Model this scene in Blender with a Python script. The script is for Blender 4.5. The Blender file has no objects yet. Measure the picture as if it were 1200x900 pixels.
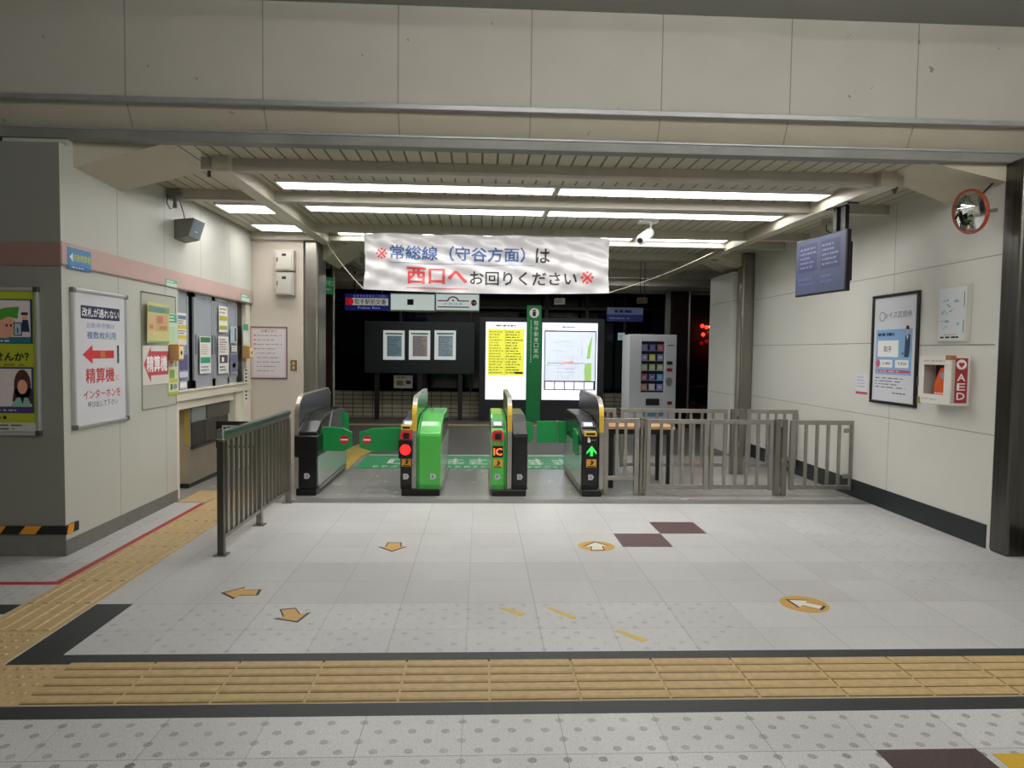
import bpy, math, random
import numpy as np
from mathutils import Matrix, Vector

# ------------------------------------------------------------------ camera, world, exposure
F, CAMH = 820.0, 1.6
_dy = np.array([(563 - 600) / F, -(411 - 450) / F, -1.0])
_dx = np.array([1.0, -0.0105, 0.0]); _dx[2] = _dx[0] * _dy[0] + _dx[1] * _dy[1]
_dy /= np.linalg.norm(_dy); _dx /= np.linalg.norm(_dx); _dz = np.cross(_dx, _dy)
MW = np.array([_dx, _dy, _dz])            # rows: world axes seen from the camera
SC = bpy.context.scene
cd = bpy.data.cameras.new('camera'); cam = bpy.data.objects.new('camera', cd)
SC.collection.objects.link(cam); SC.camera = cam
cd.sensor_fit = 'HORIZONTAL'; cd.sensor_width = 36.0; cd.lens = F * 36.0 / 1200.0
cd.clip_start = 0.05; cd.clip_end = 200
m4 = Matrix([[*MW[i], 0.0] for i in range(3)] + [[0, 0, 0, 1]])
m4.translation = Vector((0, 0, CAMH)); cam.matrix_world = m4

SC.view_settings.view_transform = 'Standard'; SC.view_settings.look = 'None'
SC.view_settings.gamma = 1.0; SC.view_settings.use_curve_mapping = False
SC.view_settings.exposure = 0.24
TUBE = 11.0          # fluorescent panels over the gates
HALL = 56.0         # fluorescent panels in the hall ceiling above the camera
w = bpy.data.worlds.new('night'); SC.world = w; w.use_nodes = True
w.node_tree.nodes['Background'].inputs[0].default_value = (0.010, 0.013, 0.020, 1)
w.node_tree.nodes['Background'].inputs[1].default_value = 0.6

# ------------------------------------------------------------------ pixel -> plane measuring
def _ray(px, py): return MW @ np.array([(px - 600) / F, -(py - 450) / F, -1.0])
def onx(px, py, X): r = _ray(px, py); t = X / r[0]; return (X, r[1] * t, CAMH + r[2] * t)
def ony(px, py, Y): r = _ray(px, py); t = Y / r[1]; return (r[0] * t, Y, CAMH + r[2] * t)
def onz(px, py, Z): r = _ray(px, py); t = (Z - CAMH) / r[2]; return (r[0] * t, r[1] * t, Z)

# ------------------------------------------------------------------ materials
def lin(h):
    h = h.lstrip('#'); o = []
    for i in (0, 2, 4):
        c = int(h[i:i + 2], 16) / 255
        o.append(c / 12.92 if c <= 0.04045 else ((c + 0.055) / 1.055) ** 2.4)
    return (*o, 1.0)
_M = {}
def mat(hexc, rough=0.55, metal=0.0, noise=0.0, scale=20.0, emit=0.0, bump=0.0, stretch=None, coat=0.0, spec=0.5, trans=0.0, alpha=1.0):
    key = (hexc, rough, metal, noise, scale, emit, bump, stretch, coat, spec, trans, alpha)
    if key in _M: return _M[key]
    m = bpy.data.materials.new('m_%d' % len(_M)); m.use_nodes = True
    nt = m.node_tree; b = nt.nodes['Principled BSDF']; col = lin(hexc)
    b.inputs['Base Color'].default_value = col
    b.inputs['Roughness'].default_value = rough; b.inputs['Metallic'].default_value = metal
    b.inputs['Specular IOR Level'].default_value = spec
    b.inputs['Coat Weight'].default_value = coat
    b.inputs['Transmission Weight'].default_value = trans
    b.inputs['Alpha'].default_value = alpha
    if emit:
        b.inputs['Emission Color'].default_value = col; b.inputs['Emission Strength'].default_value = emit
    if noise or bump:
        tc = nt.nodes.new('ShaderNodeTexCoord'); mp = nt.nodes.new('ShaderNodeMapping')
        nt.links.new(tc.outputs['Object'], mp.inputs[0])
        if stretch: mp.inputs['Scale'].default_value = stretch
        n = nt.nodes.new('ShaderNodeTexNoise'); n.inputs['Scale'].default_value = scale; n.inputs['Detail'].default_value = 4
        nt.links.new(mp.outputs[0], n.inputs['Vector'])
        if noise:
            r = nt.nodes.new('ShaderNodeMapRange'); r.inputs['To Min'].default_value = 1 - noise; r.inputs['To Max'].default_value = 1 + noise
            r.inputs['From Min'].default_value = 0.3; r.inputs['From Max'].default_value = 0.7
            nt.links.new(n.outputs['Fac'], r.inputs['Value'])
            v = nt.nodes.new('ShaderNodeVectorMath'); v.operation = 'SCALE'; v.inputs[0].default_value = col[:3]
            nt.links.new(r.outputs[0], v.inputs['Scale']); nt.links.new(v.outputs[0], b.inputs['Base Color'])
        if bump:
            bp = nt.nodes.new('ShaderNodeBump'); bp.inputs['Strength'].default_value = bump; bp.inputs['Distance'].default_value = 0.01
            nt.links.new(n.outputs['Fac'], bp.inputs['Height']); nt.links.new(bp.outputs[0], b.inputs['Normal'])
    _M[key] = m; return m

class NG:
    """tiny expression helper for node materials"""
    def __init__(s, name, rough=0.5):
        s.m = bpy.data.materials.new(name); s.m.use_nodes = True; s.nt = s.m.node_tree
        s.b = s.nt.nodes['Principled BSDF']; s.b.inputs['Roughness'].default_value = rough
        tc = s.nt.nodes.new('ShaderNodeTexCoord'); s.co = tc.outputs['Object']
        sp = s.nt.nodes.new('ShaderNodeSeparateXYZ'); s.nt.links.new(s.co, sp.inputs[0])
        s.x, s.y, s.z = sp.outputs
    def op(s, o, *a):
        n = s.nt.nodes.new('ShaderNodeMath'); n.operation = o
        for i, v in enumerate(a):
            if isinstance(v, (int, float)): n.inputs[i].default_value = v
            else: s.nt.links.new(v, n.inputs[i])
        return n.outputs[0]
    def noise(s, scale, detail=3, stretch=None):
        n = s.nt.nodes.new('ShaderNodeTexNoise'); n.inputs['Scale'].default_value = scale; n.inputs['Detail'].default_value = detail
        if stretch:
            mp = s.nt.nodes.new('ShaderNodeMapping'); mp.inputs['Scale'].default_value = stretch
            s.nt.links.new(s.co, mp.inputs[0]); s.nt.links.new(mp.outputs[0], n.inputs['Vector'])
        else: s.nt.links.new(s.co, n.inputs['Vector'])
        return n.outputs['Fac']
    def voronoi(s, scale):
        n = s.nt.nodes.new('ShaderNodeTexVoronoi'); n.inputs['Scale'].default_value = scale
        s.nt.links.new(s.co, n.inputs['Vector']); return n.outputs['Distance'], n.outputs['Color']
    def seam(s, v, off, per, wid):
        """1 inside a seam of half width wid repeating every per"""
        t = s.op('PINGPONG', s.op('SUBTRACT', v, off), per / 2)
        return s.op('LESS_THAN', t, wid)
    def rng(s, v, a, b): return s.op('MULTIPLY', s.op('GREATER_THAN', v, a), s.op('LESS_THAN', v, b))
    def mix(s, f, a, b):
        n = s.nt.nodes.new('ShaderNodeMix'); n.data_type = 'RGBA'
        if isinstance(f, (int, float)): n.inputs[0].default_value = f
        else: s.nt.links.new(f, n.inputs[0])
        for i, v in ((6, a), (7, b)):
            if isinstance(v, tuple): n.inputs[i].default_value = v
            else: s.nt.links.new(v, n.inputs[i])
        return n.outputs[2]
    def out(s, col, rough=None, height=None, dist=0.002):
        s.nt.links.new(col, s.b.inputs['Base Color'])
        if rough is not None: s.nt.links.new(rough, s.b.inputs['Roughness'])
        if height is not None:
            bp = s.nt.nodes.new('ShaderNodeBump'); bp.inputs['Distance'].default_value = dist; bp.inputs['Strength'].default_value = 0.6
            s.nt.links.new(height, bp.inputs['Height']); s.nt.links.new(bp.outputs[0], s.b.inputs['Normal'])
        return s.m

def make_floor(name, base, speck, dots=True, dark=1.0):
    g = NG(name)
    n1 = g.noise(1.1, 5); n2 = g.noise(260, 2); n3 = g.noise(5.0, 4)
    n2b = g.noise(90, 3)
    col = g.mix(g.op('MULTIPLY', g.op('GREATER_THAN', n2, 0.56), 0.55), lin(base), lin(speck))
    col = g.mix(g.op('MULTIPLY', g.op('LESS_THAN', n2, 0.40), 0.5), col, lin('#e9e8e2'))
    col = g.mix(g.op('MULTIPLY', g.op('SUBTRACT', n1, 0.35), 0.55), col, lin('#908f88'))
    col = g.mix(g.op('MULTIPLY', g.op('GREATER_THAN', n2b, 0.60), 0.22), col, lin(speck))
    # alternating tile tone
    ix = g.op('FLOOR', g.op('DIVIDE', g.op('SUBTRACT', g.x, 0.36), 0.42)); iy = g.op('FLOOR', g.op('DIVIDE', g.op('SUBTRACT', g.y, 2.70), 0.42))
    h = g.op('FRACT', g.op('MULTIPLY', g.op('SINE', g.op('ADD', g.op('MULTIPLY', ix, 12.99), g.op('MULTIPLY', iy, 78.2))), 437.5))
    col = g.mix(g.op('MULTIPLY', h, 0.14), col, lin('#8f8d86'))
    # whole courses of slightly greyer tile
    col = g.mix(g.op('MULTIPLY', g.rng(g.y, 4.38, 5.22), 0.13), col, lin('#8b8a84'))
    if dots:
        cells = []
        per = 0.14
        for sh, so in ((0.0, 0.0), (0.07, 0.073)):
            dx = g.op('PINGPONG', g.op('SUBTRACT', g.x, 0.43 + sh), per / 2)
            dyy = g.op('PINGPONG', g.op('SUBTRACT', g.y, 2.735 + so), 0.073)
            d = g.op('SQRT', g.op('ADD', g.op('MULTIPLY', dx, dx), g.op('MULTIPLY', dyy, dyy)))
            cells.append(g.op('LESS_THAN', d, 0.0185))
        dot = g.op('MAXIMUM', cells[0], cells[1])
        grain = g.op('MULTIPLY', g.op('ADD', 0.35, g.op('MULTIPLY', g.op('GREATER_THAN', g.noise(210, 2), 0.5), 0.65)), g.op('ADD', 0.25, g.op('MULTIPLY', g.noise(3.2, 3), 1.3)))
        a = g.op('MULTIPLY', g.op('LESS_THAN', g.y, 2.70), 0.85)
        a = g.op('ADD', a, g.op('MULTIPLY', g.rng(g.y, 2.70, 3.02), 0.62))
        fade = g.op('MULTIPLY', g.op('GREATER_THAN', n3, 0.5), 0.22)
        a = g.op('ADD', a, g.op('MULTIPLY', g.op('MULTIPLY', g.rng(g.y, 3.64, 4.38), g.op('LESS_THAN', g.x, 1.5)), g.op('ADD', 0.10, fade)))
        a = g.op('ADD', a, g.op('MULTIPLY', g.op('MULTIPLY', g.rng(g.y, 4.6, 7.0), g.op('GREATER_THAN', g.x, 2.9)), g.op('ADD', 0.04, fade)))
        a = g.op('ADD', a, g.op('MULTIPLY', g.op('MULTIPLY', g.rng(g.y, 4.38, 5.3), g.op('LESS_THAN', g.x, -2.7)), 0.3))
        col = g.mix(g.op('MULTIPLY', g.op('MULTIPLY', dot, a), grain), col, lin('#2f2f30'))
    s = g.op('MAXIMUM', g.seam(g.x, 0.36, 0.84, 0.0016), g.seam(g.y, 2.70, 0.84, 0.0018))
    s2 = g.op('MAXIMUM', g.seam(g.x, 0.36, 0.42, 0.0014), g.seam(g.y, 2.70, 0.42, 0.0016))
    s = g.op('MAXIMUM', s, g.op('MULTIPLY', s2, 0.7))
    col = g.mix(g.op('MULTIPLY', s, 0.62), col, lin('#3a3a3a'))
    rough = g.op('ADD', 0.30 if dots else 0.24, g.op('MULTIPLY', n3, 0.22 if dots else 0.05))
    return g.out(col, rough)

M_floor = make_floor('terrazzo_light', '#dadada', '#7b7b7a')
M_floor2 = make_floor('granite_grey', '#aaa9a5', '#5c5a58', dots=False)

def make_panel(name, base, vertical_at=None, period=None, horiz=(), axis='y', rough=0.45, dirt=0.06, mod=0.0):
    g = NG(name, rough); n = g.noise(2.5, 5); n2 = g.noise(40, 2, None)
    col = g.mix(g.op('MULTIPLY', n, dirt * 2), lin(base), lin('#77766a'))
    ax = g.y if axis == 'y' else g.x
    s = None
    def mx(a, b): return b if a is None else g.op('MAXIMUM', a, b)
    if period: s = mx(s, g.seam(ax, vertical_at, period, 0.004))
    for zz in horiz: s = mx(s, g.rng(g.z, zz - 0.004, zz + 0.004))
    if s is not None: col = g.mix(g.op('MULTIPLY', s, 0.55), col, lin('#2e2e2a'))
    sp = g.op('GREATER_THAN', g.noise(9, 6), 0.71)
    col = g.mix(g.op('MULTIPLY', sp, mod), col, lin('#4a4840'))
    return g.out(col, None, g.op('MULTIPLY', s, -1) if s is not None else None)
M_wallL = make_panel('panel_left', '#c9cac1', 6.22, 0.90)
M_wallLshade = make_panel('panel_left_shaded', '#878982', None, None, axis='x')  # darker copy of the left panel, front face shade put into the colour
M_wallR = make_panel('panel_right', '#dad9d2', 7.05, 40, (2.44, 0.955), dirt=0.05)
M_cream = mat('#dcd6c3', 0.5, noise=0.03, scale=4)
M_beige = mat('#c9bfb2', 0.5, noise=0.03, scale=3)
M_header = make_panel('header_panel', '#c0bcb2', -2.67, 1.012, axis='x', rough=0.6, dirt=0.12, mod=0.6)
def make_boards():
    g = NG('ceiling_boards', 0.45)
    s = g.seam(g.x, 0.0, 0.125, 0.009); n = g.noise(3, 4)
    col = g.mix(g.op('MULTIPLY', n, 0.15), lin('#bcb6a2'), lin('#8c8672'))
    col = g.mix(g.op('MULTIPLY', s, 0.8), col, lin('#1d1b16'))
    return g.out(col, None, g.op('MULTIPLY', s, -1), 0.004)
M_boards = make_boards()
M_hallceil = make_panel('hall_ceiling', '#8b8c88', 5.05, 0.75, axis='y', dirt=0.2)
M_beam = mat('#b3aea0', 0.45, noise=0.04, scale=6)
M_alu = mat('#a3a4a6', 0.4, 0.4, noise=0.1, scale=5, stretch=(1, 8, 8))
M_lip = mat('#82837f', 0.5, 0.1, noise=0.12, scale=3)
M_steel = mat('#8f8b83', 0.3, 0.8, noise=0.12, scale=3, stretch=(9, 9, 0.6))
M_steel2 = mat('#a39f98', 0.36, 0.75, noise=0.1, scale=6)
M_darksteel = mat('#5e5c58', 0.3, 0.9, noise=0.2, scale=3, stretch=(12, 12, 0.4))
M_chrome = mat('#d8d8d8', 0.12, 1.0)
M_black = mat('#0c0c0e', 0.3)
M_blackm = mat('#141416', 0.6)
M_white = mat('#e6e6e4', 0.45)
M_pure = mat('#f3f3f3', 0.4)
M_red = mat('#b8202e', 0.5); M_redtext = mat('#cf3b42', 0.5); M_navy = mat('#1d2350', 0.5)
M_green = mat('#138243', 0.4); M_gate = mat('#4cb848', 0.3, coat=0.4); M_pink = mat('#c8a9a3', 0.5, noise=0.03, scale=5)
M_yel = mat('#dcb748', 0.5); M_blk = mat('#1b1b1b', 0.5)
M_base = mat('#1d2326', 0.45, noise=0.1, scale=8); M_baseL = mat('#77766f', 0.6, noise=0.08, scale=10)
M_dark = mat('#2c3032', 0.55, noise=0.12, scale=30)
M_tube = mat('#fdfbf8', 0.5, emit=TUBE)
M_halltube = mat('#fffdf8', 0.5, emit=HALL)
M_glassd = mat('#14191e', 0.06, spec=0.6)

# ------------------------------------------------------------------ mesh builder
_tc = {}
def text_geo(s, bold=0.0):
    k = (s, bold)
    if k in _tc: return _tc[k]
    c = bpy.data.curves.new('t', 'FONT'); c.body = s; c.offset = bold; c.resolution_u = 2
    o = bpy.data.objects.new('t', c); SC.collection.objects.link(o)
    dg = bpy.context.evaluated_depsgraph_get()
    me = bpy.data.meshes.new_from_object(o.evaluated_get(dg))
    v = [(p.co.x, p.co.y) for p in me.vertices]; f = [tuple(p.vertices) for p in me.polygons]
    bpy.data.objects.remove(o); bpy.data.curves.remove(c); bpy.data.meshes.remove(me)
    xs = [a for a, b in v] or [0]; ys = [b for a, b in v] or [0]
    _tc[k] = (v, f, min(xs), max(xs), min(ys), max(ys)); return _tc[k]

class MB:
    def __init__(s): s.v = []; s.f = []; s.m = []; s.mats = []
    def mi(s, m):
        if m not in s.mats: s.mats.append(m)
        return s.mats.index(m)
    def add(s, vs, fs, m):
        b = len(s.v); s.v += [tuple(map(float, p)) for p in vs]; k = s.mi(m)
        for f in fs: s.f.append(tuple(i + b for i in f)); s.m.append(k)
        return s
    def box(s, x0, x1, y0, y1, z0, z1, m):
        if x0 > x1: x0, x1 = x1, x0
        if y0 > y1: y0, y1 = y1, y0
        if z0 > z1: z0, z1 = z1, z0
        vs = [(x, y, z) for x in (x0, x1) for y in (y0, y1) for z in (z0, z1)]
        return s.add(vs, [(0, 1, 3, 2), (4, 6, 7, 5), (0, 4, 5, 1), (2, 3, 7, 6), (0, 2, 6, 4), (1, 5, 7, 3)], m)
    def prism(s, pts, a0, a1, m, axis='y'):
        """pts: outline; extruded along axis from a0 to a1. y: pts=(x,z); x: pts=(y,z); z: pts=(x,y)"""
        ar = sum(pts[i][0] * pts[(i + 1) % len(pts)][1] - pts[(i + 1) % len(pts)][0] * pts[i][1] for i in range(len(pts)))
        if ar < 0: pts = pts[::-1]
        P = {'y': lambda p, a: (p[0], a, p[1]), 'x': lambda p, a: (a, p[0], p[1]), 'z': lambda p, a: (p[0], p[1], a)}[axis]
        n = len(pts); vs = [P(p, a0) for p in pts] + [P(p, a1) for p in pts]
        fl = (axis == 'y') != (a1 < a0)
        fs = [tuple(range(n))[::(1 if fl else -1)], tuple(range(n, 2 * n))[::(-1 if fl else 1)]]
        for i in range(n):
            j = (i + 1) % n; q = (i, i + n, j + n, j)
            fs.append(q if fl else q[::-1])
        return s.add(vs, fs, m)
    def tube(s, pts, r, m, n=8, caps=True):
        pts = [Vector(p) for p in pts]; rings = []; b = len(s.v); k = s.mi(m)
        rs = r if isinstance(r, (list, tuple)) else [r] * len(pts)
        for i, p in enumerate(pts):
            d = (pts[min(i + 1, len(pts) - 1)] - pts[max(i - 1, 0)]).normalized()
            u = d.cross(Vector((0, 0, 1)))
            if u.length < 1e-3: u = Vector((1, 0, 0))
            u.normalize(); w_ = d.cross(u)
            for q in range(n):
                a = 2 * math.pi * q / n; s.v.append(tuple(p + (u * math.cos(a) + w_ * math.sin(a)) * rs[i]))
        for i in range(len(pts) - 1):
            for q in range(n):
                q2 = (q + 1) % n; s.f.append((b + i * n + q, b + i * n + q2, b + (i + 1) * n + q2, b + (i + 1) * n + q)); s.m.append(k)
        if caps:
            s.f.append(tuple(b + q for q in range(n))[::-1]); s.m.append(k)
            s.f.append(tuple(b + (len(pts) - 1) * n + q for q in range(n))); s.m.append(k)
        return s
    # printed layers on a face that looks to local -y
    def rect(s, x0, x1, z0, z1, y, m): return s.add([(x0, y, z0), (x1, y, z0), (x1, y, z1), (x0, y, z1)], [(0, 1, 2, 3)], m)
    def poly(s, pts, y, m):
        ar = sum(pts[i][0] * pts[(i + 1) % len(pts)][1] - pts[(i + 1) % len(pts)][0] * pts[i][1] for i in range(len(pts)))
        if ar < 0: pts = pts[::-1]
        return s.add([(a, y, b) for a, b in pts], [tuple(range(len(pts)))], m)
    def ell(s, cx, cz, rx, rz, y, m, n=24): return s.poly([(cx + rx * math.cos(2 * math.pi * i / n), cz + rz * math.sin(2 * math.pi * i / n)) for i in range(n)], y, m)
    def text(s, t, x0, x1, z0, z1, y, m, bold=0.0, keep=False):
        v, f, a, b, c, d = text_geo(t)
        sx = (x1 - x0) / max(b - a, 1e-6); sz = (z1 - z0) / max(d - c, 1e-6)
        if keep:
            k = min(sx, sz); x0 = (x0 + x1) / 2 - (b - a) * k / 2; z0 = (z0 + z1) / 2 - (d - c) * k / 2; sx = sz = k
        offs = [(0, 0)] if not bold else [(-1, -1), (1, -1), (1, 1), (-1, 1)]
        e = bold * .45
        for i, (ox, oz) in enumerate(offs):
            s.add([(x0 + (p - a + ox * e) * sx, y - i * .00005, z0 + (q - c + oz * e) * sz) for p, q in v], f, m)
        return s
    def lines(s, x0, x1, z0, z1, n, y, m, seed=0, fill=0.42, gap=0.15):
        """rows of print too small to read"""
        R = random.Random(seed); dz = (z1 - z0) / n
        for i in range(n):
            zb = z1 - (i + 0.5) * dz; x = x0; end = x0 + (x1 - x0) * R.uniform(0.6, 1.0)
            while x < end:
                ww = (x1 - x0) * R.uniform(0.05, 0.2); s.rect(x, min(x + ww, end), zb - dz * fill / 2, zb + dz * fill / 2, y, m)
                x += ww + (x1 - x0) * gap * R.uniform(0.1, 0.5)
        return s
    def build(s, name, parent=None, bevel=0.0, smooth=False, **tags):
        me = bpy.data.meshes.new(name); me.from_pydata(s.v, [], s.f)
        for m in s.mats: me.materials.append(m)
        me.polygons.foreach_set('material_index', s.m)
        if smooth: me.polygons.foreach_set('use_smooth', [True] * len(me.polygons))
        me.update(); o = bpy.data.objects.new(name, me); SC.collection.objects.link(o)
        if parent: o.parent = parent
        if bevel:
            md = o.modifiers.new('bevel', 'BEVEL'); md.width = bevel; md.segments = 2; md.limit_method = 'ANGLE'
        for k, v in tags.items(): o[k] = v
        return o
def thing(name, label, cat, loc=(0, 0, 0), rz=0.0, group=None):
    o = bpy.data.objects.new(name, None); SC.collection.objects.link(o); o.location = loc; o.rotation_euler = (0, 0, rz)
    o.empty_display_size = 0.1; o['label'] = label; o['category'] = cat
    if group: o['group'] = group
    return o
def struct(name, mb, **k): return mb.build(name, kind='structure', **k)
def single(name, mb, label, cat, group=None, **k):
    o = mb.build(name, label=label, category=cat, **k)
    if group: o['group'] = group
    return o
def dup(root, loc, label, group=None):
    r = root.copy(); SC.collection.objects.link(r); r.location = loc; r['label'] = label
    if group: r['group'] = group
    for ch in list(root.children):
        c = ch.copy(); SC.collection.objects.link(c); c.parent = r
        for g in ch.children:
            d = g.copy(); SC.collection.objects.link(d); d.parent = c
    return r
XL, XR, ZC = -3.13, 4.24, 3.17
YF = 5.40                       # face of the big header and of the left block
HP = math.pi / 2
def wrect(wall, px0, py0, px1, py1, X=None):
    """picture box measured on a wall -> (origin bottom-left as the viewer sees it, width, height, rotation)"""
    if wall == 'L':
        X = XL if X is None else X; a = onx(px0, py1, X); b = onx(px1, py1, X); t = onx(px0, py0, X)
        return a, b[1] - a[1], t[2] - a[2], HP
    if wall == 'R':
        X = XR if X is None else X; a = onx(px0, py1, X); b = onx(px1, py1, X); t = onx(px0, py0, X)
        return a, a[1] - b[1], t[2] - a[2], -HP
    a = ony(px0, py1, X); b = ony(px1, py1, X); t = ony(px0, py0, X)
    return a, b[0] - a[0], t[2] - a[2], 0.0

# ------------------------------------------------------------------ the setting
YG = 7.28
struct('floor', MB().box(-9, 9, -8, YG, -0.1, 0, M_floor))
struct('floor_platform_side', MB().box(-9, 9, YG, 10.75, -0.1, 0, M_floor2))
M_pave = mat('#54524f', 0.6, noise=0.15, scale=12)
struct('ground', MB().box(-14, 14, 10.75, 40, -0.1, 0, M_pave))
# darker granite threshold strip under the gates
struct('trim_1', MB().box(-2.3, XR, YG, 7.50, 0, 0.0006, mat('#7b7975', 0.45, noise=0.15, scale=30)))
# header beam
hb = MB()
hb.box(-9, 9, YF + .05, YF + .2, 3.44, 4.3, M_header)
struct('beam_header', hb)
struct('beam_header_lower', MB().prism([(YF + .06, 3.44), (YF + .17, 3.24), (YF + .2, 3.24), (YF + .2, 3.44)], -9, 9, make_panel('header_low', '#b9b2a0', -2.67, 1.012, axis='x', rough=0.6, dirt=0.1, mod=0.4), 'x'))
struct('trim_2', MB().box(-9, 9, YF + .0, YF + .06, 3.415, 3.455, M_alu), bevel=0.004)
struct('trim_3', MB().box(-9, 9, YF + .08, YF + .2, 3.155, 3.24, M_lip).box(-9, 9, YF + .07, YF + .09, 3.225, 3.242, M_alu), bevel=0.004)
struct('ceiling_hall', MB().box(-9, 9, -8, YF + .05, 4.20, 4.3, M_hallceil))
struct('wall_back', MB().box(-9, 9, -8.1, -8, 0, 4.2, mat('#b5b3a8', 0.5)))
struct('wall_hall_left', MB().box(-9.1, -9, -8, YF + .1, 0, 4.2, mat('#77766c', 0.5)))
# ceiling beyond the header
struct('ceiling', MB().box(-9, 9, YF + .201, 18.4, ZC, ZC + .08, M_boards))
# left block: front face in a colour darkened for shade, side in the lit one
struct('wall_left_front', MB().box(-9, XL - .002, YF, YF + .1, 0, 3.10, M_wallLshade))
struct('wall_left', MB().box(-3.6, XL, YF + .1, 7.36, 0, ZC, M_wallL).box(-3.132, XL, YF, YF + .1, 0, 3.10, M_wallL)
       .box(-3.6, XL, 7.36, 9.76, 2.2, ZC, M_wallL))
struct('trim_4', MB().box(-9, XL + .004, YF - .012, YF, 2.19, 2.36, mat('#8d6f68', .5)).box(XL, XL + .014, YF - .012, 9.77, 2.21, 2.375, M_pink)  # front run of the pink band is painted darker for shade
       .box(XL, XL + .012, YF - .010, 9.77, 2.196, 2.21, mat('#8b7f76', .5)), bevel=0.002)
struct('baseboard_left', MB().box(-9, XL + .003, YF - .006, YF, 0, 0.16, M_baseL).box(XL, XL + .006, YF, 7.36, 0, 0.12, M_baseL))
# cream surround of the machine recess
rc = MB()
rc.box(-3.6, XL - .03, 7.36, 7.49, 0, 1.04, M_cream)
rc.box(-3.6, XL - .01, 7.36, 9.76, 1.03, 1.14, M_cream)
rc.box(-3.40, XL - .06, 7.49, 9.2, .93, 1.03, M_cream)
rc.box(-3.6, XL - .05, 9.25, 9.76, 0, 1.04, M_cream); rc.box(-3.6, XL - .02, 9.45, 9.76, 0, 1.04, M_cream)
rc.box(-3.6, XL - .02, 9.58, 9.76, 1.04, 2.2, M_cream)
struct('wall_recess', rc)
struct('wall_recess_back', MB().box(-4.2, -4.1, 7.36, 9.76, 0, 1.2, M_blackm).box(-4.2, -3.55, 9.3, 9.45, 0, 1.1, M_cream).box(-4.2, -3.45, 7.36, 7.95, 0, 1.1, M_cream).box(-4.2,-3.5,7.5,9.5,1.05,1.2,M_cream))
# back-left wall and its pillar
struct('wall_back_left', MB().box(-3.6, -2.44, 9.78, 10.3, 0, ZC, M_beige))
struct('pillar_left', MB().box(-2.44, -2.24, 9.80, 10.3, 0, ZC, M_steel), bevel=0.03)
# right wall
struct('wall_right', MB().box(XR, XR + .2, 5.55, 12.05, 0, ZC, M_wallR))
struct('wall_right_near', MB().box(XR + .22, XR + .4, -8, 5.35, 0, 4.2, M_wallR))
struct('baseboard_right', MB().box(XR - .008, XR, 5.60, 12.05, 0, 0.2, M_base).box(XR + .212, XR + .22, -8, 5.35, 0, .2, M_base))
struct('pillar_right', MB().box(XR - .01, XR + .25, 5.36, 5.56, 0, ZC, M_darksteel), bevel=0.02)
pr = MB().box(4.04, XR - .002, 10.72, 10.95, 0, ZC, M_steel)
struct('pillar_right_rear', pr, bevel=0.03)
struct('wall_right_rear', MB().box(3.98, XR, 10.96, 12.05, 0, 2.9, M_wallR))
# wall panel joints that stand proud on the right wall
struct('trim_5', MB().box(XR - .003, XR, 5.6, 7.05, 1.70, 1.708, M_lip).box(XR - .003, XR, 7.42, 12, 1.73, 1.737, M_lip))

# haunches between wall and ceiling
def haunch(name, B, C, D, E, m):
    top = ZC - 0.002
    Bt = (B[0], B[1], top); Ct = (C[0], C[1], top)
    vs = [B, C, D, E, Bt, Ct]
    struct(name, MB().add(vs, [(0, 1, 2, 3), (0, 3, 4), (1, 5, 2), (3, 2, 5, 4), (0, 4, 5, 1)], m))
haunch('beam_haunch_left', onx(86, 196, XL), onx(142, 224, XL), onz(240, 201, ZC), onz(190, 169, ZC), mat('#bdb7a6', .55))
haunch('beam_haunch_right', onx(1180, 213, XR), onx(1112, 240, XR), onz(1036, 209, ZC), onz(1084, 189, ZC), mat('#c4bca7', .55))
haunch('beam_haunch_rear_right', onx(884, 318, XR), onx(850, 322, XR), onz(806, 302, ZC), onz(835, 296, ZC), mat('#c4bca7', .55))
haunch('beam_haunch_rear_left', (-2.24, 10.1, 2.86), (-2.24, 11.2, 2.86), (-1.75, 11.2, ZC), (-1.75, 10.1, ZC), mat('#c4bca7', .55))
# ceiling beams
def cbeam(y, x0, x1, t=.10, d=.10, b=0):
    o = MB().box(x0, x1, y, y + d, ZC - t, ZC, M_beam)
    for k in range(int((x1 - x0) / 1.25)):
        xx = x0 + .6 + k * 1.25; o.box(xx, xx + .05, y - .004, y, ZC - t, ZC - .01, M_beam)
    struct('ceiling_beam', o, bevel=0.003)
cbeam(5.98, -2.25, 3.55); cbeam(7.18, XL, XR); cbeam(8.95, -2.2, XR - .0); cbeam(9.68, XL, XR); cbeam(11.0, -3.6, 3.95); cbeam(12.1, -4, 5.0)
for yy in (13.3, 14.9, 15.9, 16.9): cbeam(yy, -6, 6, .14)
for xx in (-2.21, 3.40):
    struct('ceiling_beam_long', MB().box(xx, xx + .14, 5.9, 13.5, ZC - .13, ZC, mat('#b9b3a0', .4, noise=.04, scale=5)), bevel=0.004)
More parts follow.
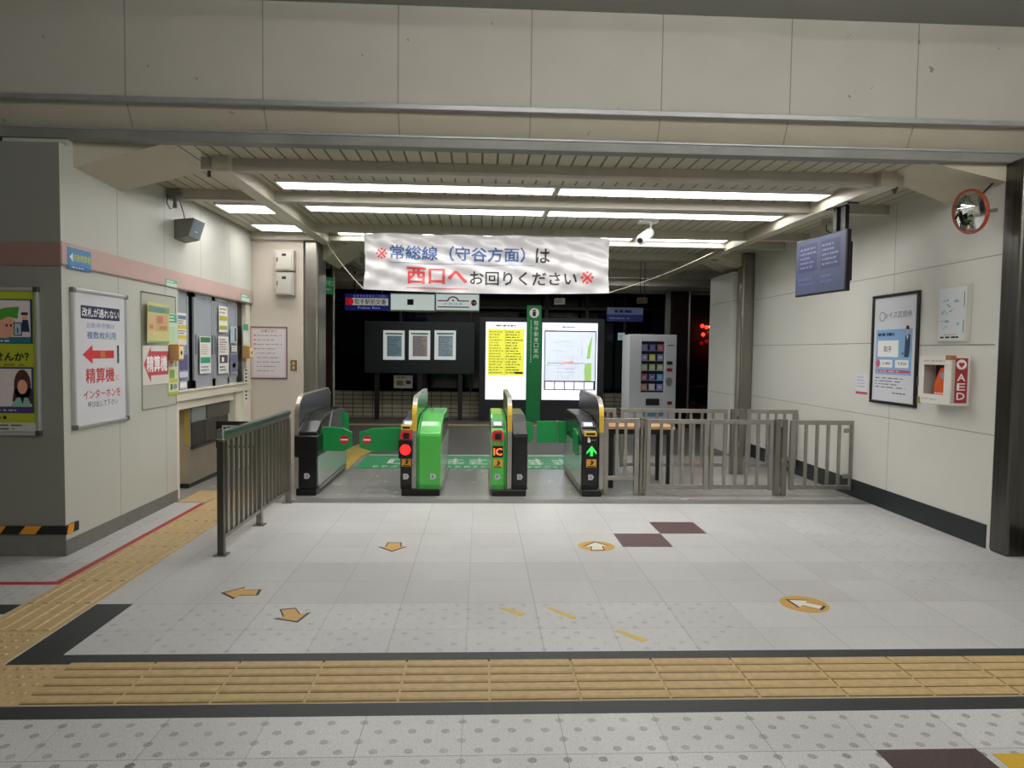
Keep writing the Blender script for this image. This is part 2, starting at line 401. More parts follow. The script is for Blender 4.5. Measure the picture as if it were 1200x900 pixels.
# fluorescent ceiling lights
def clight(x0, x1, y0, y1, label, m=None, z=ZC, grp='ceiling lights over the ticket gates'):
    t = thing('ceiling_light', label, 'light', (x0, y0, z), 0, grp)
    W, D = x1 - x0, y1 - y0
    fr = MB(); e = .018
    fr.box(0, W, 0, e, -.03, 0, M_white).box(0, W, D - e, D, -.03, 0, M_white).box(0, e, e, D - e, -.03, 0, M_white).box(W - e, W, e, D - e, -.03, 0, M_white)
    fr.box(e, W - e, e, D - e, -.006, 0, M_white)
    fr.build('frame', t)
    MB().box(e, W - e, e, D - e, -.022, -.008, m or M_tube).build('diffuser', t)
clight(-1.93, .70, 6.66, 6.96, 'long light panel left half of the row nearest the header')
clight(.73, 3.37, 6.66, 6.96, 'long light panel right half of the row nearest the header')
clight(-1.93, .70, 7.74, 8.04, 'long light panel left half of the second row from the header')
clight(.73, 3.37, 7.74, 8.04, 'long light panel right half of the second row from the header')
for i, (a, b) in enumerate([(-1.93, -.62), (-.58, .72), (.76, 2.06), (2.10, 3.37)]):
    clight(a, b, 9.42, 9.66, ['leftmost light panel of the row just above the banner', 'second light panel from the left above the banner', 'third light panel from the left above the banner', 'rightmost light panel of the row above the banner, past its corner'][i])
clight(-2.90, -2.32, 7.78, 8.24, 'short square light panel by the left wall, nearer one')
clight(-2.90, -2.32, 8.98, 9.45, 'short square light panel by the left wall, farther one')
clight(-2.2, 3.6, 14.1, 14.45, 'light panel outside the gates behind the white banner')
for i, (x, y) in enumerate([(.3, 1.9), (3.2, 1.9), (.3, -2.4), (3.0, -2.4)]):
    t = thing('hall_lamp', 'bare fluorescent tube lamp on the hall ceiling above the photographer', 'light', (x, y, 4.2), 0, 'hall ceiling lamps')
    MB().prism([(-.09, 0), (-.04, -.05), (.04, -.05), (.09, 0)], -1.2, 1.2, M_white, 'x').build('batten', t)
    MB().tube([(-1.17, 0, -.09), (1.17, 0, -.09)], .03, M_halltube, 10).build('tube', t, smooth=True)
    for xx in (-1.19, 1.17): MB().box(xx, xx + .02, -.02, .02, -.12, -.05, M_white).build('lamp_holder', t)

# ------------------------------------------------------------------ floor markings
def zp(pts, f=lambda x, y: (x, y)): return [onz(*f(x, y), 0)[:2] for x, y in pts]
struct('trim_6', MB().box(-9, 9, 3.01, 3.12, 0, .0008, M_dark))
struct('trim_7', MB().prism([(-2.26, 3.54), (9, 3.54), (9, 3.65), (-2.14, 3.65), (-2.14, 4.38), (-2.36, 4.38), (-2.36, 3.54)], 0, .0008, M_dark, 'z'))
struct('trim_8', MB().box(-9, -2.81, 4.22, 4.38, 0, .0008, M_dark))
M_tact = mat('#c6ab7b', 0.6, noise=.12, scale=25)
M_ribshade = mat('#6b5530', .8, noise=.2, scale=30)  # brown strips that draw the shadow line at each rib's near edge
# across the hall: long ribs
tb = MB(); tb.box(-2.04, 9, 3.125, 3.535, 0, .002, M_tact)
x = -2.04; k = 0
while x < 5.4:
    for j in range(5):
        yy = 3.145 + j * .084; tb.prism([(yy, .002), (yy + .008, .0085), (yy + .060, .0085), (yy + .066, .002)], x + .006, x + .414, M_tact, 'x'); tb.box(x + .006, x + .414, yy - .012, yy - .001, .002, .0026, M_ribshade)
    tb.box(x - .003, x + .003, 3.125, 3.535, .002, .0026, M_tact); x += .42
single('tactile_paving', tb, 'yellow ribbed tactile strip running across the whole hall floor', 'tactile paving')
tb = MB(); tb.box(-9, -2.045, 3.125, 3.535, 0, .002, M_tact).box(-2.80, -2.37, 3.54, 3.96, 0, .002, M_tact)
def dome(mb, cx, cy, z, r, h, m, n=8):
    vs = [(cx + r * math.cos(2 * math.pi * i / n), cy + r * math.sin(2 * math.pi * i / n), z) for i in range(n)]
    vs += [(cx + r * .6 * math.cos(2 * math.pi * i / n), cy + r * .6 * math.sin(2 * math.pi * i / n), z + h) for i in range(n)]
    mb.add(vs, [(i, (i + 1) % n, (i + 1) % n + n, i + n) for i in range(n)] + [tuple(range(n, 2 * n))], m)
for i in range(14):
    for j in range(10):
        cx = -2.08 - i * .06; cy = 3.155 + j * .084
        if cy < 3.53 or (-2.79 < cx < -2.39 and cy < 3.95): dome(tb, cx, cy, .002, .016, .005, M_tact)
single('tactile_paving', tb, 'yellow dotted tactile corner patch at the bottom left of the floor', 'tactile paving')
tb = MB(); tb.box(-2.80, -2.37, 3.965, 7.9, 0, .002, M_tact)
y = 3.97
while y < 7.1:
    for j in range(5):
        xx = -2.785 + j * .086; tb.prism([(xx, .002), (xx + .008, .0065), (xx + .034, .0065), (xx + .042, .002)], y, y + .40, M_tact, 'y')
    y += .42
tb.box(-3.10, -2.81, 7.30, 7.9, 0, .002, M_tact)
single('tactile_paving', tb, 'yellow ribbed tactile strip running along the left wall beside the red line', 'tactile paving')
single('floor_tape', MB().prism([(-9, 4.75), (-2.80, 4.75), (-2.80, 7.25), (-2.85, 7.25), (-2.85, 4.80), (-9, 4.80)], 0, .003, mat('#b03038', .5), 'z'), 'red tape line on the floor turning the corner of the left wall', 'tape')
M_purp = mat('#5f4646', .45, noise=.2, scale=60)
struct('trim_9', MB().box(1.61, 2.03, 6.07, 6.49, 0, .0006, M_purp))
struct('trim_10', MB().box(1.19, 1.61, 5.65, 6.07, 0, .0006, M_purp))
struct('trim_11', MB().box(1.62, 2.04, 2.28, 2.70, 0, .0006, mat('#4a3a3a', .45, noise=.25, scale=60)))
struct('trim_12', MB().box(2.08, 3.2, 2.50, 2.66, 0, .0016, mat('#d1a92e', .5)))
def inset(p, k): # grow outline about its centroid
    cx = sum(a for a, b in p) / len(p); cy = sum(b for a, b in p) / len(p)
    return [(cx + (a - cx) * k, cy + (b - cy) * k) for a, b in p]
def arrow_sticker(pts, label, mcol):
    mb = MB(); mb.prism(inset(pts, 1.0), 0, .001, M_blk, 'z'); mb.prism(inset(pts, .84), .001, .0015, mcol, 'z')
    single('arrow_sticker', mb, label, 'floor arrow', 'arrow stickers on the floor')
M_arrow = mat('#d3a85c', .5)
f3 = lambda x, y: (240 + x / 3, 560 + y / 3)
arrow_sticker(zp([(610, 243), (657, 260), (712, 242), (692, 243), (692, 227), (643, 227), (633, 243)], f3), 'small ochre floor arrow pointing to the camera, nearest the gates', M_arrow)
arrow_sticker(zp([(56, 405), (143, 383), (137, 394), (200, 392), (188, 413), (120, 414), (100, 426)], f3), 'ochre floor arrow pointing left towards the railing', M_arrow)
arrow_sticker(zp([(262, 462), (320, 457), (337, 480), (374, 472), (326, 509), (241, 495), (275, 490)], f3), 'ochre floor arrow pointing down right, nearest the camera', M_arrow)
f7 = lambda x, y: (640 + x * .3, 560 + y * .3)
def round_sticker(cx, cy, pts, label):
    c = onz(cx, cy, 0); mb = MB()
    mb.prism([(c[0] + .150 * math.cos(a * math.pi / 16), c[1] + .150 * math.sin(a * math.pi / 16)) for a in range(32)], 0, .001, mat('#cf9f4a', .5), 'z')
    p = zp(pts, f7); mb.prism(p, .001, .0014, M_blk, 'z'); mb.prism(inset(p, .82), .0014, .0018, mat('#e9e3d4', .5), 'z')
    single('arrow_sticker', mb, label, 'floor arrow', 'round arrow stickers on the floor')
round_sticker(699, 640, [(143, 268), (190, 249), (248, 266), (222, 266), (230, 284), (174, 285), (175, 268)], 'round ochre floor sticker, white arrow pointing to the gates')
round_sticker(942.4, 708, [(933, 474), (1022, 477), (1012, 486), (1094, 502), (1079, 518), (1000, 499), (985, 508)], 'round ochre floor sticker, white arrow pointing left')
f4 = lambda x, y: (400 + x / 3, 680 + y / 3)
for pts, f, lab in [([(-185, 508), (-165, 507), (-80, 530), (-95, 540)], f7, 'short yellow tape dash on the floor, farthest of three'),
                    ([(0, 508), (15, 507), (120, 545), (106, 553)], f7, 'short yellow tape dash on the floor, middle of three'),
                    ([(958, 178), (975, 175), (1080, 210), (1060, 218)], f4, 'short yellow tape dash on the floor, nearest of three')]:
    single('floor_tape', MB().prism(zp(pts, f), 0, .0012, mat('#d9b94a', .5), 'z'), lab, 'tape', 'yellow tape dashes')
# hazard tape on the left block
hz = MB(); ya = YF - .008
hz.box(-9, XL + .01, ya - .002, ya, .17, .235, M_blk).box(XL, XL + .009, ya, YF + .16, .165, .235, M_blk)
for k in range(10):
    x1 = -3.30 - k * .26; hz.add([(x1 - .17, ya - .003, .171), (x1 - .05, ya - .003, .171), (x1, ya - .003, .234), (x1 - .12, ya - .003, .234)], [(0, 1, 2, 3)], mat('#e39a2b', .5))
hz.add([(XL + .0105, YF + .0, .166), (XL + .0105, YF + .08, .166), (XL + .0105, YF + .10, .234), (XL + .0105, YF + .02, .234)], [(0, 1, 2, 3)], mat('#e39a2b', .5))
single('hazard_tape', hz, 'black and orange striped tape stuck low on the left block', 'tape')
# green lettered mat beyond the gates
gm = MB(); gm.box(-1.68, 1.50, 9.42, 10.66, 0, .004, mat('#3c9a63', .55, noise=.06, scale=10)); mtw = mat('#dfe9e2', .5)
R = random.Random(5)
gm.box(-1.66, 1.48, 10.60, 10.64, .004, .005, mtw)
def gl(x0, x1, y0, y1): gm.box(x0, x1, y0, y1, .004, .005, mtw)
gl(-1.30, -.88, 9.80, 9.85); gl(-1.30, -.88, 10.18, 10.23); gl(-1.30, -1.22, 9.8, 10.2); gl(-.96, -.88, 9.8, 10.2)
xx = -1.45
while xx < 1.4:
    ww = R.uniform(.05, .10); gl(xx, xx + ww * .9, 9.53, 9.56); gl(xx, xx + .025, 9.50, 9.64); gl(xx, xx + ww * .8, 9.61, 9.64); xx += ww + .04
for cx in (-.35, .0, .35, .85, 1.2):
    for q in range(4): gl(cx - .14, cx + .14 - R.uniform(0, .1), 9.80 + q * .12, 9.84 + q * .12)
    gl(cx - .02, cx + .02, 9.78, 10.3); gl(cx - .1, cx - .07, 9.78, 10.0)
single('floor_mat', gm, 'green floor mat with white lettering just beyond the ticket gates', 'floor mat')
tb = MB(); Mt2 = mat('#c9ae52', .6, noise=.12, scale=25)
q = [onz(a, b, 0)[:2] for a, b in [(390, 560), (404, 550), (436, 520), (440, 498), (408, 498), (412, 515), (398, 524), (380, 545)]]
tb.prism([(-2.05, 9.34), (-1.76, 9.36), (-1.76, 10.5), (-1.55, 11.8), (-1.35, 14.4), (-1.95, 14.4), (-2.0, 12.0), (-2.25, 10.6), (-2.25, 9.34)], 0, .003, Mt2, 'z')
for k in range(6): tb.box(-2.2 + k * .075, -2.17 + k * .075, 9.4, 10.5, .003, .007, Mt2)
single('tactile_paving', tb, 'yellow tactile path leading outside left of the green mat', 'tactile paving')
struct('trim_13', MB().box(-6, 3.4, 14.75, 14.95, 0, .02, mat('#a89a6a', .6)))

# ------------------------------------------------------------------ outside in the dark
def make_tiles():
    g = NG('outside_tiles', .5)
    s = g.op('MAXIMUM', g.seam(g.x, 0, .23, .008), g.seam(g.z, .02, .10, .008)); n = g.noise(3, 3)
    col = g.mix(g.op('MULTIPLY', n, .25), lin('#b2a994'), lin('#6b6455')); col = g.mix(s, col, lin('#3a362e'))
    return g.out(col)
struct('wall_tiled', MB().box(-6, 4.0, 16.62, 16.9, 0, .61, make_tiles()))
struct('wall_far', MB().box(-14, 4.9, 17.6, 17.7, 0, ZC, M_glassd).box(-14, -6, 12, 12.1, 0, ZC, M_blackm))
fm = mat('#2b2523', .4, .3)
for i, px in enumerate((470, 552, 640, 687, 731)):
    a = ony(px, 400, 17.0); struct('trim_%d' % (14 + i), MB().box(a[0] - .03, a[0] + .03, 16.91, 17.0, .0, ZC, fm))
struct('trim_20', MB().box(-6, 4.6, 16.91, 17.0, 2.62, 2.68, fm).box(-6, 4.6, 16.91, 17.0, 3.02, 3.08, fm))
# brown doors either side
a, b = ony(366, 400, 12.0)[0], ony(389, 400, 12.0)[0]
struct('door_1', MB().box(a - .5, b, 12.0, 12.08, 0, 2.95, mat('#2b1613', .3, noise=.15, scale=4)), bevel=.004)
struct('trim_21', MB().tube([(b + .02, 12.02, 0), (b + .02, 12.02, 2.95)], .022, M_steel2))
a, b = ony(786, 400, 15.8)[0], ony(806, 400, 15.8)[0]
struct('door_2', MB().box(a, b, 15.8, 15.9, 0, 3.0, mat('#2a1a1a', .3, noise=.15, scale=4)), bevel=.004)
struct('trim_22', MB().tube([(b + .03, 15.8, 0), (b + .03, 15.8, 3.0)], .03, M_steel2))
struct('trim_23', MB().box(a - .12, a - .02, 15.8, 15.9, 0, 3.0, M_lip))

# notice board
NY = 16.0
o, W, H, _ = wrect('F', 427, 376, 556, 437, NY)
t = thing('notice_board', 'wide black outdoor notice board with three timetable sheets', 'notice board', (o[0], NY, 0))
MB().box(0, W, 0, .12, o[2], o[2] + H, mat('#20262a', .45)).build('panel', t, bevel=.01)
for f in (.11, .50, .87): MB().box(W * f - .05, W * f + .05, .03, .11, 0, o[2], mat('#2a2a2c', .4, .4)).build('post', t)
for i, (a, b) in enumerate([(449, 474), (479, 504), (509, 534)]):
    q, w_, h_, _ = wrect('F', a, 387, b, 421.5, NY - .01)
    p = MB(); p.box(0, w_, -.012, 0, 0, h_, mat('#e6ecec', .5, emit=.20)); p.rect(.05, w_ - .05, h_ * .86, h_ * .91, -.013, M_green)
    p.rect(w_ * .18, w_ * .86, .08, h_ * .82, -.013, mat(['#8fb3c0', '#b5aaa6', '#a9c0cc'][i], .5))
    p.lines(w_ * .18, w_ * .86, .08, h_ * .8, 11, -.014, mat('#63727c', .5), i)
    single('timetable_sheet', p, ['leftmost timetable sheet on the black notice board', 'middle timetable sheet on the black notice board, greyest print', 'rightmost timetable sheet on the black notice board'][i], 'sheet', 'timetable sheets', ).location = (q[0], NY, q[2])
o, W, H, _ = wrect('F', 461, 440, 483, 455, 16.5)
p = MB(); p.box(0, W, -.02, 0, 0, H, mat('#c8c6ba', .5, emit=.05)); p.lines(.03, W - .03, H * .75, H * .95, 1, -.021, M_blk, 4); p.rect(.06, W * .5, .06, H * .6, -.021, mat('#b9a15c', .5)); p.rect(W * .65, W * .9, .1, H * .6, -.021, mat('#39415a', .5))
s_ = single('picture_notice', p, 'small pale picture notice below the black notice board', 'notice'); s_.location = (o[0], 16.6, o[2])
# lit information panels with green pylon
o, W, H, _ = wrect('F', 566, 376, 702, 488, 15.9); o = (o[0], 15.9, 0)
t = thing('information_display', 'two lit map panels either side of a green information pylon', 'information board', (o[0], 15.9, 0))
HT = ony(600, 372, 15.9)[2]
xa = ony(617, 400, 15.9)[0] - o[0]; xb = ony(634, 400, 15.9)[0] - o[0]; xe = ony(707, 400, 15.9)[0] - o[0]
MB().box(-.1, xa, .02, .25, 0, HT, mat('#26262c', .35)).box(xb, xe + .03, .02, .25, 0, HT, mat('#26262c', .35)).build('housing', t, bevel=.01)
gp = MB(); zt = ony(625, 358, 15.9)[2]; gp.box(xa, xb, -.04, .28, 0, zt, M_green); cxp = (xa + xb) / 2
gp.build('pylon', t, bevel=.008)
gp = MB(); gp.ell(cxp, zt - .17, .11, .11, -.042, M_pure); gp.text('i', cxp - .03, cxp + .03, zt - .24, zt - .10, -.044, M_blk, .04)
for k, ch in enumerate('取手駅東口案内'): gp.text(ch, cxp + .0, cxp + .10, zt - .45 - k * .125, zt - .35 - k * .125, -.042, mtw, .02)
gp.lines(cxp - .08, cxp - .05, zt - 1.3, zt - .33, 20, -.042, mtw, 3, .6)
gp.build('pylon_lettering', t)
def lit(px0, py0, px1, py1):
    q, w_, h_, _ = wrect('F', px0, py0, px1, py1, 15.9); return q[0] - o[0], q[2], w_, h_
M_lit = mat('#eef1ff', .4, emit=.78); E1 = .55
x0, z0, w_, h_ = lit(568.5, 377, 616, 468)
p = MB(); p.box(x0, x0 + w_, 0, .02, z0, z0 + h_, M_lit); my = mat('#e6e64e', .4, emit=.6)
p.rect(x0 + .05, x0 + w_ - .05, z0 + h_ * .31, z0 + h_ * .91, -.002, my)
mk = mat('#4a4a20', .5); p.lines(x0 + .08, x0 + w_ * .46, z0 + h_ * .33, z0 + h_ * .89, 16, -.003, mat('#a3a23a', .5, emit=.3), 6); p.lines(x0 + w_ * .5, x0 + w_ * .93, z0 + h_ * .33, z0 + h_ * .89, 16, -.003, mat('#8b8a30', .5, emit=.2), 9)
p.rect(x0 + w_ * .478, x0 + w_ * .485, z0 + h_ * .31, z0 + h_ * .91, -.003, mk); p.rect(x0 + w_ * .72, x0 + w_ * .92, z0 + h_ * .335, z0 + h_ * .36, -.004, M_blk)
p.lines(x0 + w_ * .25, x0 + w_ * .75, z0 + h_ * .93, z0 + h_ * .975, 1, -.003, mat('#777777', .5), 2)
p.build('timetable_panel', t)
x0, z0, w_, h_ = lit(634.5, 378, 699, 468.5)
p = MB(); p.box(x0, x0 + w_, 0, .02, z0, z0 + h_, M_lit); nv = mat('#2a2f66', .4)
p.rect(x0 + .05, x0 + w_ - .03, z0 + h_ * .13, z0 + h_ * .90, -.001, nv)
p.rect(x0 + .07, x0 + w_ - .05, z0 + h_ * .25, z0 + h_ * .885, -.002, mat('#dce6f2', .4, emit=.6))
for k in range(5): p.rect(x0 + .08 + k * (w_ - .14) / 5, x0 + .06 + (k + 1) * (w_ - .14) / 5, z0 + h_ * .14, z0 + h_ * .235, -.002, M_lit)
gr = mat('#a9d27c', .4, emit=.5); rd = mat('#a9a8c0', .4, emit=.4); mx_, mw = x0 + .07, w_ - .12; mz, mh = z0 + h_ * .25, h_ * .63
p.poly([(mx_ + mw * .80, mz), (mx_ + mw * .93, mz), (mx_ + mw * .93, mz + mh * .38), (mx_ + mw * .8, mz + mh * .36), (mx_ + mw * .78, mz + mh * .2)], -.003, gr)
p.poly([(mx_ + mw * .83, mz + mh * .45), (mx_ + mw * .9, mz + mh * .46), (mx_ + mw * .94, mz + mh * .95), (mx_ + mw * .85, mz + mh * .7)], -.003, gr)
R = random.Random(3)
for k in range(16): zz = mz + mh * R.uniform(.03, .97); a = mx_ + mw * R.uniform(0, .4); p.rect(a, a + mw * R.uniform(.1, .4), zz, zz + .006, -.004, rd)
for k in range(16): xx = mx_ + mw * R.uniform(.02, .76); a = mz + mh * R.uniform(0, .6); p.rect(xx, xx + .006, a, a + mh * R.uniform(.1, .38), -.004, rd)
p.rect(mx_ + mw * .05, mx_ + mw * .8, mz + mh * .355, mz + mh * .37, -.005, mat('#9aa0b8', .4, emit=.4))
p.poly([(mx_ + mw * .3, mz + mh * .33), (mx_ + mw * .58, mz + mh * .38), (mx_ + mw * .55, mz + mh * .42), (mx_ + mw * .32, mz + mh * .37)], -.006, mat('#e6a8a0', .4, emit=.6))
p.lines(x0 + w_ * .36, x0 + w_ * .6, z0 + h_ * .93, z0 + h_ * .965, 1, -.003, mat('#444444', .5), 2)
p.build('map_panel', t)
# overhead sign boxes behind the banner
o, W, H, _ = wrect('F', 404, 344, 456, 363, 13.0); E_ = .5
t = thing('police_box_sign', 'navy blue sign pointing to the police box, hanging left', 'sign', (o[0], 13.0, o[2]))
MB().box(0, W, 0, .12, 0, H, mat('#151a55', .4, emit=.5)).build('casing', t, bevel=.004)
p = MB(); p.rect(W * .02, W * .98, H * .30, H * .74, -.002, mat('#c5c5c0', .4, emit=.35)); p.rect(W * .02, W * .17, H * .30, H * .74, -.003, mat('#b01822', .4, emit=.4))
p.ell(W * .14, H * .52, W * .06, H * .2, -.004, mat('#c8202a', .4, emit=.4)); p.text('取手駅前交番', W * .22, W * .93, H * .36, H * .69, -.004, M_blk, .02)
mlb = mat('#8e96e0', .4, emit=.5); p.text('とりでえきまえこうばん', W * .2, W * .95, H * .80, H * .94, -.004, mlb); p.text('Police Box', W * .3, W * .8, H * .08, H * .22, -.004, mlb)
p.build('lettering', t)
for f in (.2, .8): MB().box(W * f, W * f + .03, .04, .07, H, ZC - o[2] - .14 + .0, fm).build('hanger', t)
for i, (a, b) in enumerate([(457, 510), (510, 562)]):
    o, W, H, _ = wrect('F', a, 343, b, 364.5, 13.0)
    t = thing('direction_sign', ['blank white lightbox sign beside the police box sign', 'white lightbox sign with a red arched emblem and arrow'][i], 'sign', (o[0], 13.0, o[2]))
    MB().box(0, W, 0, .14, 0, H, mat('#9fa9a6', .4)).build('casing', t, bevel=.004)
    MB().rect(.015, W - .015, .025, H - .025, -.002, mat('#c3cfcc', .4, emit=.55)).build('face', t)
    for f in (.3, .7): MB().box(W * f, W * f + .03, .04, .07, H, ZC - o[2] - .0, fm).build('hanger', t)
    p = MB()
    if i == 0:
        p.rect(W * .38, W * .52, H * .35, H * .66, -.004, M_blk)
    else:
        p.rect(W * .05, W * .28, H * .54, H * .60, -.004, M_red); p.rect(W * .52, W * .76, H * .54, H * .60, -.004, M_red); p.rect(W * .05, W * .76, H * .20, H * .26, -.004, M_red)
        n = 12; arc = [(W * (.40 - .13 * math.cos(math.pi * k / n)), H * (.56 + .26 * math.sin(math.pi * k / n))) for k in range(n + 1)]; arc2 = [(W * (.40 - .10 * math.cos(math.pi * k / n)), H * (.55 + .20 * math.sin(math.pi * k / n))) for k in range(n + 1)]
        for k in range(n): p.poly([arc[k], arc[k + 1], arc2[k + 1], arc2[k]], -.004, M_red)
        p.poly([(W * .37, H * .55), (W * .43, H * .55), (W * .40, H * .68)], -.004, M_red)
        p.text('JR東日本', W * .18, W * .62, H * .33, H * .46, -.004, mat('#4a72b0', .4, emit=.2)); p.ell(W * .87, H * .48, W * .065, H * .17, -.004, M_red); p.text('→', W * .82, W * .92, H * .42, H * .54, -.005, M_pure, .03)
    p.build('lettering' if i else 'camera_hole', t)
# green exit sign by the doorway
o = ony(372, 343, 10.9)
t = thing('exit_sign', 'green emergency exit sign hanging beside the brown door', 'sign', (o[0], 10.9, o[2]), math.radians(58))
MB().box(-.02, .36, 0, .05, 0, .26, mat('#1f7a45', .4, emit=.18)).build('casing', t, bevel=.004)
p = MB(); p.text('←', .02, .13, .09, .19, -.002, mtw, .03); p.text('非常口', .15, .34, .13, .21, -.002, mtw, .02); p.lines(.15, .34, .04, .1, 1, -.002, mtw, 1); p.build('lettering', t)
MB().tube([(.02, .02, .26), (.02, .02, ZC - o[2])], .008, fm).tube([(.32, .02, .26), (.32, .02, ZC - o[2])], .008, fm).build('hanger', t)
# station sign far right, dim blue/white
o, W, H, _ = wrect('F', 709, 361, 750, 377, 17.2)
t = thing('storefront_sign', 'dim white and blue storefront sign above the vending machine', 'sign', (o[0], 17.0, o[2]))
MB().box(0, W, -.1, -.02, H * .5, H, mat('#5a6684', .4, emit=.25)).box(0, W, -.1, -.02, 0, H * .5, mat('#242b60', .4, emit=.25)).build('casing', t)
p = MB(); p.lines(W * .2, W * .8, H * .6, H * .85, 1, -.102, mat('#26306a', .4), 5, .8); p.lines(W * .05, W * .95, H * .15, H * .3, 1, -.102, mat('#7c86b8', .4, emit=.2), 8); p.build('lettering', t)
# little hanging signs
for i, (px, py, Y) in enumerate([(655, 353, 11.5), (752, 352, 12.0)]):
    a = ony(px, py, Y)
    t = thing('hanging_sign', ['small white hanging sign below the banner, left one', 'small brown hanging sign right of the banner'][i], 'sign', a, math.radians(-35))
    c_ = ['#b9bcb4', '#6b5a3a'][i]
    MB().box(-.09, .09, 0, .05, -.05, .05, mat(c_, .5)).build('casing', t, bevel=.004)
    MB().tube([(-.04, .025, .05), (-.04, .025, ZC - a[2])], .006, fm).tube([(.04, .025, .05), (.04, .025, ZC - a[2])], .006, fm).build('hanger', t)
    p = MB(); p.lines(-.07, .07, -.03, .03, 2, -.002, M_blk, i); p.build('lettering', t)
# red lamps and a parked scooter outside
def ball(mb, c, r, m, n=10):
    for i in range(n // 2):
        pass
    vs = []; fs = []; R_ = n // 2
    for i in range(R_ + 1):
        th = math.pi * i / R_
        for j in range(n): ph = 2 * math.pi * j / n; vs.append((c[0] + r * math.sin(th) * math.cos(ph), c[1] + r * math.sin(th) * math.sin(ph), c[2] + r * math.cos(th)))
    for i in range(R_):
        for j in range(n): j2 = (j + 1) % n; fs.append((i * n + j, (i + 1) * n + j, (i + 1) * n + j2, i * n + j2))
    mb.add(vs, fs, m); return mb
ml = [mat('#ff3a22', .4, emit=2.2), mat('#ffb48a', .4, emit=2.6), mat('#8c1216', .5, emit=.5)]
pts = [(823, 382, 0), (828, 383.5, 0), (833, 383, 1), (838, 384, 1), (824, 392, 0), (830, 390, 2), (836, 391, 1), (822, 402, 2), (828, 400, 2), (833.5, 400, 0), (838.5, 402, 2), (834, 409, 0), (839, 412, 0)]
for i, (px, py, k) in enumerate(pts):
    a = ony(px, py, 22); lm = MB(); ball(lm, (0, 0, 0), .065, ml[k]); lm.tube([(0, 0, .06), (0, 0, .09)], .02, M_blk)
    s_ = single('paper_lantern', lm, 'small red glowing lantern in the dark street at right', 'lantern', 'red lanterns outside', smooth=True); s_.location = a
struct('wall_street', MB().box(4.8, 14, 22.4, 22.6, 0, 5, M_blackm).box(5.5, 5.6, 22.1, 22.2, 2.62, 2.66, M_blk))
struct('trim_24', MB().tube([(5.6, 22, 2.7), (8.2, 22, 2.7)], .01, M_blk).tube([(5.6, 22, 2.3), (8.2, 22, 2.3)], .01, M_blk).tube([(5.6, 22, 1.9), (8.2, 22, 1.9)], .01, M_blk).box(5.55, 5.6, 21.97, 22.03, 0, 3.2, M_blk))
# scooter
a = ony(828, 480, 19); t = thing('scooter', 'dark parked scooter with small headlamp out in the street', 'scooter', (a[0], 19, 0), .3)
dk = mat('#1a1c22', .25)
def wheel(mb, cx, cz, r, y):
    n = 20
    for k in range(n):
        a0, a1 = 2 * math.pi * k / n, 2 * math.pi * (k + 1) / n
        mb.tube([(cx + r * math.cos(a0), y, cz + r * math.sin(a0)), (cx + r * math.cos(a1), y, cz + r * math.sin(a1))], .045, M_blk, 6)
    mb.tube([(cx, y - .06, cz), (cx, y + .06, cz)], .05, M_steel2)
    for k in range(5): mb.tube([(cx, y, cz), (cx + r * math.cos(k * 1.2566), y, cz + r * math.sin(k * 1.2566))], .012, M_steel2, 6)
for cx in (-.45, .55):
    q = MB(); wheel(q, cx, .25, .2, 0); q.build('wheel', t)
q = MB(); q.prism([(-.7, .5), (-.1, .55), (0, .3), (.3, .3), (.42, .95), (.5, .95), (.45, .22), (-.2, .2), (-.5, .35)], -.14, .14, dk); q.build('body', t, bevel=.03)
MB().box(-.65, -.02, -.13, .13, .58, .70, M_blk).build('seat', t, bevel=.03)
MB().tube([(.45, -.3, 1.02), (.45, .3, 1.02)], .015, M_blk).tube([(.46, 0, .9), (.45, 0, 1.02)], .03, M_blk).build('handlebar', t)
q = MB(); ball(q, (.53, -.05, .85), .05, mat('#fff2e0', .3, emit=1.2)); q.build('headlamp', t)

# vending machine
VY = 14.6
xa, xb = ony(737, 450, VY)[0], ony(792, 450, VY)[0]; VW = xb - xa; VH = ony(765, 392, VY)[2]
t = thing('vending_machine', 'pale silver snack vending machine with a tall glass window', 'vending machine', (xa, VY, 0))
ms = mat('#c6cace', .35, emit=.06); u = lambda px: (px - 737) / 55 * VW; v = lambda py: VH - (py - 392) / (490.5 - 392) * (VH - ony(765, 490.5, VY)[2])
b_ = MB(); b_.box(0, VW, .12, .75, .05, VH, ms)
b_.box(0, u(751), 0, .12, .05, VH, ms).box(u(778.5), VW, 0, .12, .05, VH, ms).box(u(751), u(778.5), 0, .12, v(400), VH, ms).box(u(751), u(778.5), 0, .12, .05, v(460), ms)
b_.build('body', t, bevel=.008)
MB().box(u(751), u(778.5), .112, .12, v(460), v(400), mat('#1a1c24', .5)).build('window_recess', t)
for k in range(5): MB().box(u(751.5), u(778), .04, .112, v(411.5 + k * 11.6), v(411.5 + k * 11.6) + .012, mat('#8c8f98', .4)).build('shelf', t)
MB().box(u(784) - .06, u(784) + .06, -.01, 0, v(423), v(427) + .0, mat('#2a3a2a', .4)).box(u(784) - .06, u(784) + .06, -.01, 0, v(435), v(431), mat('#b03a2a', .4)).ell(u(784), v(447), .07, .1, -.002, mat('#9a9ea0', .4)).box(u(785) - .05, u(785) + .05, -.01, 0, v(474), v(470), mat('#7a2a22', .4)).rect(u(781), u(789), v(405), v(404), -.002, M_blk).build('control_panel', t)
MB().box(u(757), u(773), -.015, 0, v(475), v(467), M_blk).build('dispensing_flap', t, bevel=.02)
MB().rect(u(754), u(778), v(488), v(479), -.002, mat('#6b9fc6', .5)).build('blue_trim', t)
MB().box(.05, VW - .05, .1, .7, 0, .05, M_blk).build('base', t)
R = random.Random(8)
proto = None
